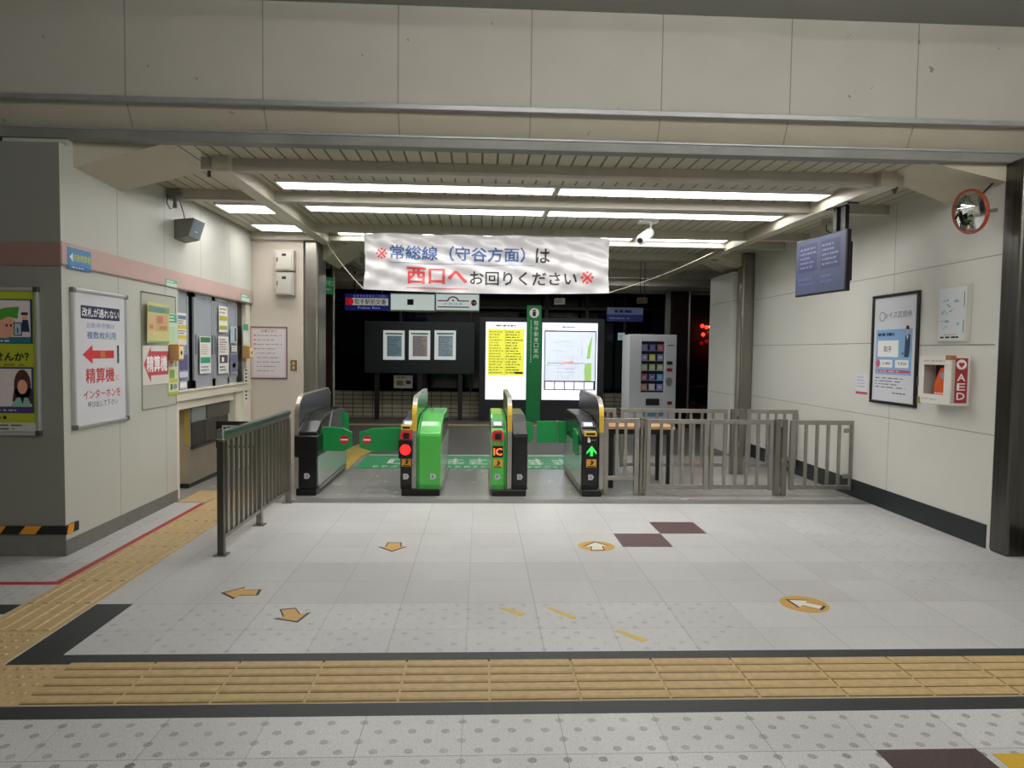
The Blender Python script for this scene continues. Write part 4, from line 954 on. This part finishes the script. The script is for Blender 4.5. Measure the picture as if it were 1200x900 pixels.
def cur(x0, x1, z0, z1, m, lift=.0015):
    k0 = 6; vs = []; fs = []
    for i in range(k0 + 1):
        f = (x0 + (x1 - x0) * i / k0) / W; d = .03 * (1 - f) ** 3 + .004 * math.sin(f * 7)
        for z_ in (z0, z1): vs.append((W * f, -(d * (1 + .3 * z_ / H)) - lift, z_))
    for i in range(k0): fs.append((2 * i, 2 * i + 2, 2 * i + 3, 2 * i + 1))
    p.add(vs, fs, m)
cur(.02, W, H * .76, H * .92, mat('#7fa06a', .45)); cur(W * .15, W * .85, H * .80, H * .87, mat('#5f8ab0', .45), .003)
cur(W * .05, W * .4, H * .30, H * .7, mat('#d8b98c', .45)); cur(W * .42, W * .95, H * .30, H * .72, mat('#cfae7c', .45)); cur(W * .5, W * .75, H * .5, H * .68, mat('#c47a6a', .45), .003); cur(W * .1, W * .3, H * .35, H * .45, mat('#c98a70', .45), .003); cur(0, W, 0, H * .06, mat('#8fae78', .45)); cur(W * .6, W * .9, H * .34, H * .44, mat('#b98a5a', .45), .003)
p.build('print', t)
t, W, H = wthing('direction_poster', 'white poster with a red left arrow, below the yellow one', 'poster', 'L', 166, 405, 196, 452, off=AP + .003)
p = MB(); p.box(0, W, -.003, 0, 0, H, mat('#dddad6', .5)); p.poly([(W * .03, H * .52), (W * .3, H * .98), (W * .3, H * .86), (W, H * .86), (W, H * .24), (W * .3, H * .24), (W * .3, H * .06)], -.004, mat('#c8505a', .5)); p.text('精算機', W * .14, W * .94, H * .34, H * .74, -.005, M_pure, .05); p.build('sheet', t)

# office windows
XW = XL - .045
def WL(px0, py0, px1, py1, X=XW): return wrect('L', px0, py0, px1, py1, X)
yA, yB, zA, zB = 7.42, 9.58, 1.14, 2.2
M_win = mat('#9aa0aa', .4); M_frm = mat('#a5a9ae', .4, .3)
t = bpy.data.objects.new('window_1', None); SC.collection.objects.link(t); t['kind'] = 'structure'; t.location = (XW, 0, 0); t.rotation_euler = (0, 0, HP)
MB().box(yA, yB, .03, .06, zA, zB, mat('#20242a', .3)).build('backing', t)
def sash(px0, px1, d, e=.045, nm='sash'):
    a = onx(px0, 400, XW)[1]; b = onx(px1, 400, XW)[1]
    q = MB(); q.box(a, b, d, d + .02, zA, zA + .09, M_frm).box(a, b, d, d + .02, zB - .05, zB, M_frm).box(a, a + e, d, d + .02, zA, zB, M_frm).box(b - e, b, d, d + .02, zA, zB, M_frm); s_ = q.build(nm, t)
    MB().box(a + e, b - e, d + .006, d + .012, zA + .09, zB - .05, M_win).build('pane', s_)
    return s_
sash(205, 222, .008); sash(226, 249, -.012); sash(249.5, 267, -.012); sash(267, 279, .008)
for px in (228, 247.5, 250.8):
    a = onx(px, 405, XW)[1]; MB().box(a - .012, a + .012, -.018, -.012, 1.52, 1.74, mat('#70757c', .3, .5)).build('handle', t)
struct('trim_30', MB().box(XW - .01, XL - .002, 7.36, 7.42, 1.14, 2.2, M_wallL).box(XW - .03, XL + .012, 7.36, 9.6, 1.125, 1.142, M_cream))
def paper(lab, px0, py0, px1, py1, draw, X=XW, off=.014, wall='L', base='#e2e2de', cat='notice', name='paper_notice', group='papers on the office windows'):
    t, W, H = wthing(name, lab, cat, wall, px0, py0, px1, py1, X, group, off)
    p = MB(); p.box(0, W, -.002, 0, 0, H, mat(base, .5)); draw(p, W, H); p.build('sheet', t); return t
def band(p, W, H, f0, f1, c, x0=.06, x1=.94): p.rect(W * x0, W * x1, H * f0, H * f1, -.003, mat(c, .5))
def d1(p, W, H):
    band(p, W, H, .80, .92, '#6a7a9a'); band(p, W, H, .50, .62, '#d8c23a', 0, 1); band(p, W, H, .18, .30, '#d8c23a', 0, 1); p.lines(W * .1, W * .9, H * .64, H * .78, 2, -.004, M_blk, 1); p.lines(W * .1, W * .9, H * .33, H * .47, 2, -.004, M_blk, 2)
paper('white sheet with yellow bars on the nearest office pane', 206, 366, 217, 404, d1)
paper('purple and white sheet low on the nearest office pane', 208, 415, 219, 444, lambda p, W, H: (band(p, W, H, .35, .95, '#5d5a86'), band(p, W, H, .05, .28, '#d8d8e4')), base='#8c8ab0')
paper('green headed notice above the nearer orange intercom', 195, 367, 206.5, 405, lambda p, W, H: (band(p, W, H, .72, .98, '#4fa882'), band(p, W, H, .1, .6, '#b9d8b0', .2, .8), p.lines(W * .1, W * .9, H * .75, H * .95, 2, -.004, M_pure, 3)), X=XL, off=.010, base='#c9dcc4')
paper('white sheet with green header on the middle office pane', 231, 394, 244, 438, lambda p, W, H: (band(p, W, H, .84, .98, '#1f7a48'), band(p, W, H, .28, .44, '#2f9a78'), p.lines(W * .1, W * .9, H * .5, H * .8, 5, -.004, mat('#b9a878', .5), 4), p.lines(W * .1, W * .9, H * .05, H * .22, 2, -.004, mat('#6a7a90', .5), 5)), off=.0185 + .012)
paper('upper white sheet with two yellow bars on the third office pane', 253.5, 358, 263.5, 389, lambda p, W, H: (band(p, W, H, .45, .62, '#b9b430'), band(p, W, H, .1, .25, '#a9b040'), p.lines(W * .1, W * .9, H * .68, H * .95, 2, -.004, mat('#a07a6a', .5), 6)), off=.0305)
paper('lower white sheet with black picture on the third office pane', 253, 394, 265, 438, lambda p, W, H: (p.lines(W * .1, W * .9, H * .55, H * .95, 6, -.004, mat('#b07a80', .5), 7), band(p, W, H, .28, .50, '#4a4a52', .1, .9), p.rect(W * .3, W * .5, H * .32, H * .44, -.005, M_pure), p.lines(W * .1, W * .9, H * .05, H * .22, 2, -.004, M_blk, 8)), off=.0305)
paper('pale blue and dark strip sheet high on the farthest office pane', 268.5, 382, 276.5, 402, lambda p, W, H: (band(p, W, H, .1, .9, '#9fc4d8', .05, .4), band(p, W, H, .1, .9, '#6a5a5a', .62, .85)), base='#bcc4cc')
paper('small white card on the farthest office pane', 270, 405, 276, 412, lambda p, W, H: p.lines(W * .1, W * .9, H * .1, H * .9, 2, -.004, mat('#9a9aa0', .5), 9))
paper('grey blue leaflet low on the farthest office pane', 268.5, 414, 277, 438, lambda p, W, H: (band(p, W, H, .1, .95, '#6a6f8c'), band(p, W, H, .3, .5, '#b9b4a0', .3, .7)), base='#9a9cae')
paper('small white card at the bottom of the nearest office pane', 209, 447, 217, 456, lambda p, W, H: band(p, W, H, .2, .8, '#f0f0f0'), base='#c8ccd4')
paper('green and white notice on the far post above the second intercom', 284.5, 379, 291, 405, lambda p, W, H: (band(p, W, H, .70, .98, '#4fa882'), band(p, W, H, .1, .6, '#dfe4dc')), X=XL - .02, off=.001, base='#c9dcc4')
paper('green leaflet hanging below the nearer orange intercom', 196, 430, 208, 464, lambda p, W, H: (band(p, W, H, .0, .12, '#a8b83a', 0, 1), band(p, W, H, .6, .9, '#7fae5a', .1, .6), band(p, W, H, .45, .58, '#c9c84a', .1, .9), p.ell(W * .65, H * .3, W * .2, H * .1, -.004, mat('#8aa0b8', .5)), p.rect(W * .2, W * .4, H * .2, H * .4, -.004, mat('#5a7a4a', .5))), X=XL, off=.010, base='#d8dcb8')
def vt(p, W, H):
    for k in range(9): p.rect(W * .25, W * .75, H * (.93 - k * .1), H * (.97 - k * .1) + .004, -.003, M_blk)
paper('tall narrow white strip of vertical writing on the far post', 286, 432, 290.5, 474, vt, X=XL - .02, off=.001)
# orange intercoms
for px, py, X, lab in [(197.5, 413, XL + .0085, 'orange intercom box on the left wall, nearer one'), (284, 413, XL - .02, 'orange intercom box on the left wall, farther one')]:
    a = onx(px, py, X); hh = .165
    t = thing('intercom_box', lab, 'intercom', (a[0], a[1], a[2] - hh / 2), HP, 'orange intercoms')
    MB().box(0, .13, -.095, 0, 0, hh, mat('#c98f3e', .4)).build('body', t, bevel=.008)
    MB().box(.012, .118, -.100, -.095, .02, hh - .02, mat('#ecdcae', .4)).build('front_plate', t)
    MB().ell(.065, .08, .022, .022, -.101, M_blk).build('button', t)
    MB().box(-.004, 0, -.08, -.015, .02, hh - .02, mat('#b5936a', .4)).build('side_plate', t)
# grey wall speaker / projector lamp and its wires
a = onx(204, 280, XL)
t = thing('wall_speaker', 'grey wedge-shaped speaker high on the left wall', 'speaker', (XL, a[1], a[2]), HP)
q = MB(); q.prism([(0, 0), (0, .20), (-.20, .22), (-.14, .03)], .0, .30, mat('#77756c', .5), 'x'); q.build('body', t, bevel=.008)
q = MB(); q.add([(.01, -.143, .035), (.29, -.143, .035), (.29, -.201, .212), (.01, -.201, .212)], [(0, 1, 2, 3)], mat('#7a8694', .35)); q.add([(.10, -.165, .09), (.18, -.165, .09), (.18, -.172, .10), (.10, -.172, .10)], [(0, 1, 2, 3)], M_white); q.build('grille', t)
MB().tube([(.15, -.05, .21), (.13, -.04, .3), (.05, -.03, .42), (-.1, -.02, .55)], .005, M_blk, 6).build('cable', t)
t = thing('sensor', 'small wired sensor at the end of the second ceiling beam on the left', 'sensor', (XL + .05, 7.24, 3.0))
MB().box(-.045, .1, -.1, -.02, .10, .14, mat('#77766e', .5)).build('bracket', t); MB().tube([(.03, -.06, .10), (.03, -.06, -.02)], [.016, .022], mat('#8c8c84', .3)).build('lens', t); MB().tube([(-.04, -.06, .12), (-.03, -.1, .02), (0, -.1, -.04), (.03, -.06, -.01)], .004, M_blk, 6).build('cable', t)

# ticket machine in the recess
XM = -3.27
t = thing('fare_machine', 'brushed steel fare machine set into the left wall recess', 'machine', (XM, 0, 0), HP)
MB().box(8.02, 9.22, 0, .4, .05, .92, mat('#b0a898', .33, .6, noise=.12, scale=3)).build('body', t, bevel=.008)
MB().box(8.02, 9.22, .015, .4, 0, .05, M_black).build('base', t)
MB().box(8.06, 9.2, -.008, 0, .47, .74, mat('#15181a', .12)).box(8.45, 8.47, -.012, -.008, .47, .74, mat('#3a3c3e', .3)).box(8.85, 8.87, -.012, -.008, .47, .74, mat('#3a3c3e', .3)).build('window', t)
MB().box(8.04, 8.45, -.02, 0, .75, .915, mat('#8b9894', .3, .3)).box(8.45, 9.2, -.03, 0, .75, .915, mat('#4b5450', .3, .3)).build('header_panel', t, bevel=.006)
MB().prism([(8.04, .44), (9.2, .44), (9.2, .47), (8.04, .47)], -.03, 0, mat('#3a3a3c', .3, .5)).build('tray', t)
MB().box(8.016, 8.02, .015, .055, .50, .88, mat('#c2a32e', .4)).lines(0, 0, 0, 0, 1, 0, M_blk).build('yellow_label', t)
# framed white panel standing out from the machine
o0 = ony(253, 520, 8.35); o1 = ony(297, 494, 8.35)
t = thing('privacy_screen', 'black framed white panel beside the fare machine, behind the railing', 'screen', (o0[0], 8.35, 0))
W = .50; z0, z1 = o0[2] - .05, o1[2]
q = MB(); q.box(0, W, 0, .03, z0, z0 + .03, M_black).box(0, W, 0, .03, z1 - .045, z1, M_black).box(0, .07, 0, .03, z0 + .03, z1 - .045, M_black).box(W - .03, W, 0, .03, z0 + .03, z1 - .045, M_black).box(W * .8, W * .86, 0, .03, 0, z0, M_black).box(.03, .09, 0, .03, 0, z0, M_black); q.build('frame', t, bevel=.003)
q = MB(); q.box(.07, W - .03, .01, .02, z0 + .03, z1 - .045, mat('#c4c6c8', .4)); q.rect(.08, .12, z1 - .11, z1 - .07, .009, M_blk); q.ell(.15, z1 - .09, .03, .025, .009, M_blk); q.build('panel', t)

# back-left wall fittings
for i, (y0_, y1_) in enumerate([(294, 318), (320, 346.5)]):
    t, W, H = wthing('electrical_box', ['upper grey steel box high on the back wall', 'lower grey steel box high on the back wall'][i], 'electrical box', 'F', 325, y0_, 347, y1_, 9.78, 'grey boxes on the back wall')
    MB().box(0, W, -.12, 0, 0, H, mat('#a8a49a', .45)).build('casing', t, bevel=.005)
    MB().box(.02, W - .03, -.128, -.12, .02, H - .02, mat('#b3aea4', .45)).build('door', t, bevel=.003)
    MB().box(W * .38, W * .60, -.131, -.128, H * .70, H * .82, M_blk).build('nameplate', t); MB().box(W * .12, W * .17, -.14, -.128, H * .42, H * .62, mat('#6a675f', .3, .5)).build('handle', t)
t, W, H = wthing('framed_notice', 'thin framed notice with pink border on the back wall', 'notice', 'F', 293.5, 382.5, 337, 443.5, 9.78)
frame(t, W, H, .014, .02, mat('#6e6a68', .4, .5))
p = MB(); p.box(.012, W - .012, -.008, 0, .012, H - .012, mat('#dcc0c4', .5)); p.rect(.05, W - .04, .04, H - .04, -.009, mat('#d6d0d2', .5)); p.text('お客さまへ', W * .3, W * .72, H * .89, H * .94, -.01, mat('#b04a50', .5), .02)
for k in range(9):
    zz = H * (.83 - k * .085); p.lines(.09, W - .06, zz - .012, zz + .012, 1, -.010, mat('#8a8488', .5), k)
    if k < 4: p.rect(.055, .075, zz - .01, zz + .012, -.010, mat('#b5525a', .5))
p.build('sheet', t)
t, W, H = wthing('switch_plate', 'small brown switch plate beside the pink bordered notice', 'switch', 'F', 340.5, 422, 348, 434.5, 9.78)
MB().box(0, W, -.01, 0, 0, H, mat('#6b5a40', .4)).build('plate', t, bevel=.003); MB().box(W * .3, W * .7, -.016, -.01, H * .15, H * .45, mat('#c0a46a', .4)).box(W * .3, W * .7, -.016, -.01, H * .55, H * .85, mat('#c0a46a', .4)).build('rocker', t)

# ------------------------------------------------------------------ right wall fittings
# monitor on a ceiling arm
c0 = np.array(ony(933, 348, 7.7)); 
XT = 3.98
pTL = onx(932.5, 284, 3.72); 
YN, YT_ = None, None
A = ony(932.5, 316, 7.25); B = ony(991.5, 303, 6.40)
vec = Vector((B[0] - A[0], B[1] - A[1], 0)); W = vec.length; rz = math.atan2(vec.y, vec.x)
zt, zb = ony(932.5, 284, 7.25)[2], ony(932.5, 348.5, 7.25)[2]; H = zt - zb
t = thing('monitor', 'wall-hung flat monitor showing two timetables near the ceiling', 'monitor', (A[0], A[1], zb), rz)
q = MB(); q.box(0, W, 0, .05, 0, H, M_black); q.build('casing', t, bevel=.006)
p = MB(); y = -.002; p.rect(.012, W - .012, .016, H - .012, y, mat('#464d66', .35, emit=.14))
for k in (0, 1):
    a = W * (.08 + .45 * k); p.rect(a, a + W * .37, H * .42, H * .90, y - .001, mat('#343a58', .3, emit=.15)); p.lines(a + .02, a + W * .35, H * .46, H * .86, 5, y - .002, mat('#6a7090', .3, emit=.15), 20 + k); p.lines(a, a + W * .35, H * .16, H * .34, 2, y - .002, mat('#505a80', .3, emit=.3), 30 + k)
p.build('screen', t)
q = MB(); q.box(W * .55, W * .80, .06, .18, H * .2, H * .85, M_blackm).box(W * .60, W * .66, .08, .12, H * .85, ZC - zb - .13, M_black).box(W * .76, W * .82, .08, .12, H * .85, ZC - zb - .13, M_black).box(W * .5, W * .9, .05, .17, ZC - zb - .145, ZC - zb - .13, M_black); q.build('bracket', t)
# convex mirror
cm = ony(1136, 248, 5.62)
t = thing('convex_mirror', 'round convex mirror with an orange rim by the right pillar', 'mirror', cm, math.radians(-40))
t.rotation_euler = (math.radians(10), 0, math.radians(-84))
n, m_ = 40, 8; R0 = .172; vs = [(0, -.045, 0)]; fs = []
for j in range(1, m_ + 1):
    r_ = R0 * j / m_
    for i in range(n): a = 2 * math.pi * i / n; vs.append((r_ * math.cos(a), -.045 * (1 - (j / m_) ** 2), r_ * math.sin(a)))
for i in range(n): fs.append((0, 1 + i, 1 + (i + 1) % n))
for j in range(m_ - 1):
    for i in range(n): a = 1 + j * n + i; b = 1 + j * n + (i + 1) % n; fs.append((a, a + n, b + n, b))
MB().add(vs, fs, mat('#d4d8da', .03, 1.0)).build('mirror_glass', t, smooth=True)
q = MB(); ring = [(.164, -.004), (.172, -.012), (.181, -.006), (.181, .02), (.165, .035), (.10, .04), (.0, .042)]
vs = []; fs = []; k_ = len(ring)
for i in range(n):
    a = 2 * math.pi * i / n
    for r_, y_ in ring: vs.append((r_ * math.cos(a), y_, r_ * math.sin(a)))
for i in range(n):
    for j in range(k_ - 1): a = i * k_ + j; b = ((i + 1) % n) * k_ + j; fs.append((a, a + 1, b + 1, b))
q.add(vs, fs, mat('#a8452e', .4)).build('rim', t, smooth=True)
MB().tube([(0, .035, 0), (0, .16, -.02), (0, .30, -.02)], .016, M_steel2).tube([(0, .04, .06), (0, .30, .24)], .008, M_blk).box(-.03, .03, .285, .31, -.06, .02, M_steel2).build('arm', t)
# big framed poster
t, W, H = wthing('poster_frame', 'black framed white and blue poster with a man in a suit', 'poster', 'R', 1021, 348, 1075, 471)
frame(t, W, H, .03, .03, M_black)
p = MB(); p.box(.02, W - .02, -.012, 0, .02, H - .02, mat('#dadce4', .3)); y = -.013; w2 = W
p.text('チョイス定期券', W * .16, W * .86, H * .78, H * .84, y, mat('#6a6c74', .5), .0); p.ell(W * .22, H * .80, W * .07, H * .045, y - .0005, mat('#8a8c94', .5)); p.ell(W * .22, H * .80, W * .055, H * .036, y - .001, mat('#dadce4', .3))
p.rect(W * .10, W * .88, H * .27, H * .68, y, mat('#86b2dc', .5)); p.lines(W * .14, W * .66, H * .62, H * .65, 1, y - .001, M_navy, 3, .9); p.rect(W * .14, W * .60, H * .43, H * .58, y - .001, M_pure); p.text('取手', W * .28, W * .46, H * .475, H * .53, y - .002, M_blk)
p.rect(W * .10 + .06, W * .48, H * .335, H * .405, y - .001, M_pure); p.rect(W * .54, W * .82, H * .335, H * .405, y - .001, M_pure); p.text('3,480', W * .26, W * .44, H * .355, H * .385, y - .002, M_blk); p.text('9,920', W * .60, W * .78, H * .355, H * .385, y - .002, M_blk); p.ell(W * .16, H * .37, W * .05, H * .035, y - .0015, mat('#d05a78', .5))
p.rect(W * .12, W * .86, H * .29, H * .312, y - .001, mat('#c8506a', .5)); p.lines(W * .14, W * .84, H * .294, H * .308, 1, y - .002, M_pure, 4); p.lines(W * .1, W * .88, H * .14, H * .25, 4, y, mat('#6a5a6a', .5), 11, .3); p.lines(W * .5, W * .85, H * .09, H * .12, 1, y, M_blk, 12, .3)
sx = W * .78; p.poly([(sx - .03, H * .62), (sx + .045, H * .63), (sx + .05, H * .53), (sx + .03, H * .43), (sx - .04, H * .43), (sx - .035, H * .53)], y - .003, mat('#2f3a5a', .5)); p.poly([(sx - .012, H * .62), (sx + .02, H * .62), (sx + .005, H * .58)], y - .004, M_pure); p.ell(sx, H * .665, .026, .033, y - .003, mat('#d8b09a', .5)); p.poly([(sx - .03, H * .68), (sx - .01, H * .71), (sx + .03, H * .70), (sx + .03, H * .67)], y - .004, M_blk); p.lines(W * .68, W * .73, H * .45, H * .475, 1, y - .002, M_navy, 1, .9)
p.build('poster_sheet', t)
# clear-framed notice
t, W, H = wthing('framed_notice', 'clear framed pale blue doodle notice above the defibrillator', 'notice', 'R', 1102, 339, 1136, 400)
MB().box(-.01, W + .01, -.02, 0, -.01, H + .01, mat('#c9c6bb', .3)).build('backing', t, bevel=.003)
p = MB(); p.box(0, W * .93, -.024, -.02, .005, H, mat('#dde2e4', .3)); R = random.Random(4)
for k in range(16): p.ell(W * R.uniform(.12, .82), H * R.uniform(.2, .8), W * R.uniform(.03, .09), H * R.uniform(.012, .03), -.025, mat(R.choice(['#9fc6d6', '#b0d0de', '#8ab4cc', '#c8b8c0']), .5))
p.lines(W * .08, W * .88, H * .05, H * .09, 1, -.025, M_blk, 5, .8); p.lines(W * .2, W * .7, H * .11, H * .135, 1, -.025, mat('#9a7a8a', .5), 6); p.rect(W * .86, W * .88, H * .62, H * .9, -.025, M_blk); p.rect(W * .86, W * .88, H * .15, H * .38, -.025, M_blk); p.build('sheet', t)
# defibrillator box, its near side carries the red sign
D = .16
a2, W, H, rz = wrect('R', 1077, 417, 1114.5, 471, XR - D)
t = thing('defibrillator_box', 'white wall box with an orange defibrillator behind its window and a red lettered side', 'defibrillator box', (XR - .001, a2[1], a2[2]), rz)
H = .43; mw_ = mat('#e4e0da', .4)
MB().box(0, W, -.02, 0, 0, H, mw_).box(0, W, -D, -.02, 0, .02, mw_).box(0, W, -D, -.02, H - .02, H, mw_).box(0, .02, -D, -.02, .02, H - .02, mw_).box(W - .02, W, -D, -.02, .02, H - .02, mat('#b9b7ae', .4)).box(.02, W - .02, -.022, -.02, .02, H - .02, mat('#54453e', .5)).build('casing', t)
d_ = MB().box(0, W, -D - .012, -D, 0, .085, mw_).box(0, W, -D - .012, -D, H - .08, H, mw_).box(0, .07, -D - .012, -D, .085, H - .08, mw_).box(W - .09, W, -D - .012, -D, .085, H - .08, mw_).build('door', t, bevel=.003)
MB().box(-.03, -.005, -D - .01, -D + .02, H * .35, H * .55, mat('#77787a', .3, .6)).build('handle', d_)
MB().box(W - .07, W + .003, -D - .016, -D + .03, H - .035, H + .005, mat('#a8703a', .4)).build('corner_tab', t); MB().box(-.01, .03, -D - .016, -D, -.005, .05, mat('#9a8a3a', .4)).build('corner_tab', t)
MB().lines(.07, W - .07, H - .06, H - .03, 1, -D - .013, mat('#c8a8a0', .5), 2).lines(.05, W - .1, .03, .05, 1, -D - .013, mat('#b8b0a8', .5), 3).build('lettering', d_)
q = MB(); q.prism([(.12, .05), (.33, .05), (.33, .14), (.31, .26), (.28, .36), (.22, .35), (.15, .22)], -.12, -.04, mat('#e0602a', .4)); dt = single('defibrillator', q, 'orange defibrillator standing inside the white wall box', 'defibrillator', bevel=.008)
dt.location = t.location; dt.rotation_euler = t.rotation_euler; dt.location.z -= .028
MB().ell(.26, .28, .03, .03, -.121, mat('#8a90b8', .4)).lines(.16, .31, .07, .14, 2, -.121, M_pure, 6).build('label_print', dt)
p = MB(); W2 = D; y = -.001; p.rect(W2 * .16, W2 * .86, H * .05, H * .96, y, mat('#a82a32', .45)); p.ell(W2 * .5, H * .83, W2 * .29, H * .10, y - .001, M_pure); p.poly([(W2 * .5, H * .76), (W2 * .67, H * .83), (W2 * .61, H * .88), (W2 * .5, H * .855), (W2 * .39, H * .88), (W2 * .33, H * .83)], y - .002, mat('#a82a32', .45))
for k, ch in enumerate('AED'): p.text(ch, W2 * .29, W2 * .73, H * (.50 - k * .19), H * (.64 - k * .19), y - .001, M_pure, .03)
s_ = p.build('side_sign', t); s_.location = (W, -D, 0); s_.rotation_euler = (0, 0, HP)
# small sticker left of big poster
paper('small white sticker with blue doodles left of the black framed poster', 1003, 437.5, 1016.5, 461, lambda p, W, H: (p.lines(W * .1, W * .9, H * .3, H * .9, 4, -.003, mat('#8a9ac0', .5), 3, .3), p.rect(0, W, 0, H * .12, -.003, mat('#c04a58', .5))), X=XR, off=0, wall='R', base='#dcdce4', group='notices')
# dome camera under the ceiling
a = onz(773, 255, ZC)
a = (1.98, 8.3, ZC)
t = thing('security_camera', 'white security camera hanging from the ceiling', 'security camera', a)
t.scale = (1.3, 1.3, 1.3)
MB().box(-.10, .08, -.06, .06, -.025, 0, M_pure).build('mount', t, bevel=.006)
MB().tube([(.02, 0, -.02), (.02, 0, -.09), (-.01, -.02, -.13)], .02, M_pure).build('arm', t)
MB().tube([(.02, .04, -.10), (-.10, -.11, -.20)], .045, M_pure, 14).build('body', t, smooth=False, bevel=.006)
MB().tube([(-.102, -.112, -.2013), (-.108, -.12, -.206)], .024, M_blk, 14).build('lens', t)
# little sensor at right end of first beam and cable on the wall
t = thing('sensor', 'small dark sensor under the right end of the nearest ceiling beam', 'sensor', (3.62, 6.03, ZC - .10))
MB().box(-.06, .03, -.05, .05, 0, .10, M_beam).build('bracket', t); MB().tube([(-.02, 0, 0), (-.02, 0, -.05)], [.03, .012], mat('#4a4740', .5)).build('lens', t)
t = thing('sensor', 'small dark sensor under the left end of the nearest ceiling beam', 'sensor', (-2.30, 6.03, ZC - .10))
MB().box(-.03, .05, -.05, .05, 0, .10, M_beam).build('bracket', t); MB().tube([(.02, 0, 0), (.02, 0, -.05)], [.015, .015], mat('#3a3730', .5)).build('lens', t)
t = thing('cable_outlet', 'small grey outlet with a dangling cable above the monitor', 'outlet', (3.98, 8.0, ZC - .06))
MB().box(-.04, .04, -.03, .03, 0, .06, M_beam).build('box', t); MB().tube([(0, 0, 0), (-.02, -.05, -.08), (.03, -.2, -.17), (.08, -.4, -.20)], .006, M_blk, 6).build('cable', t)
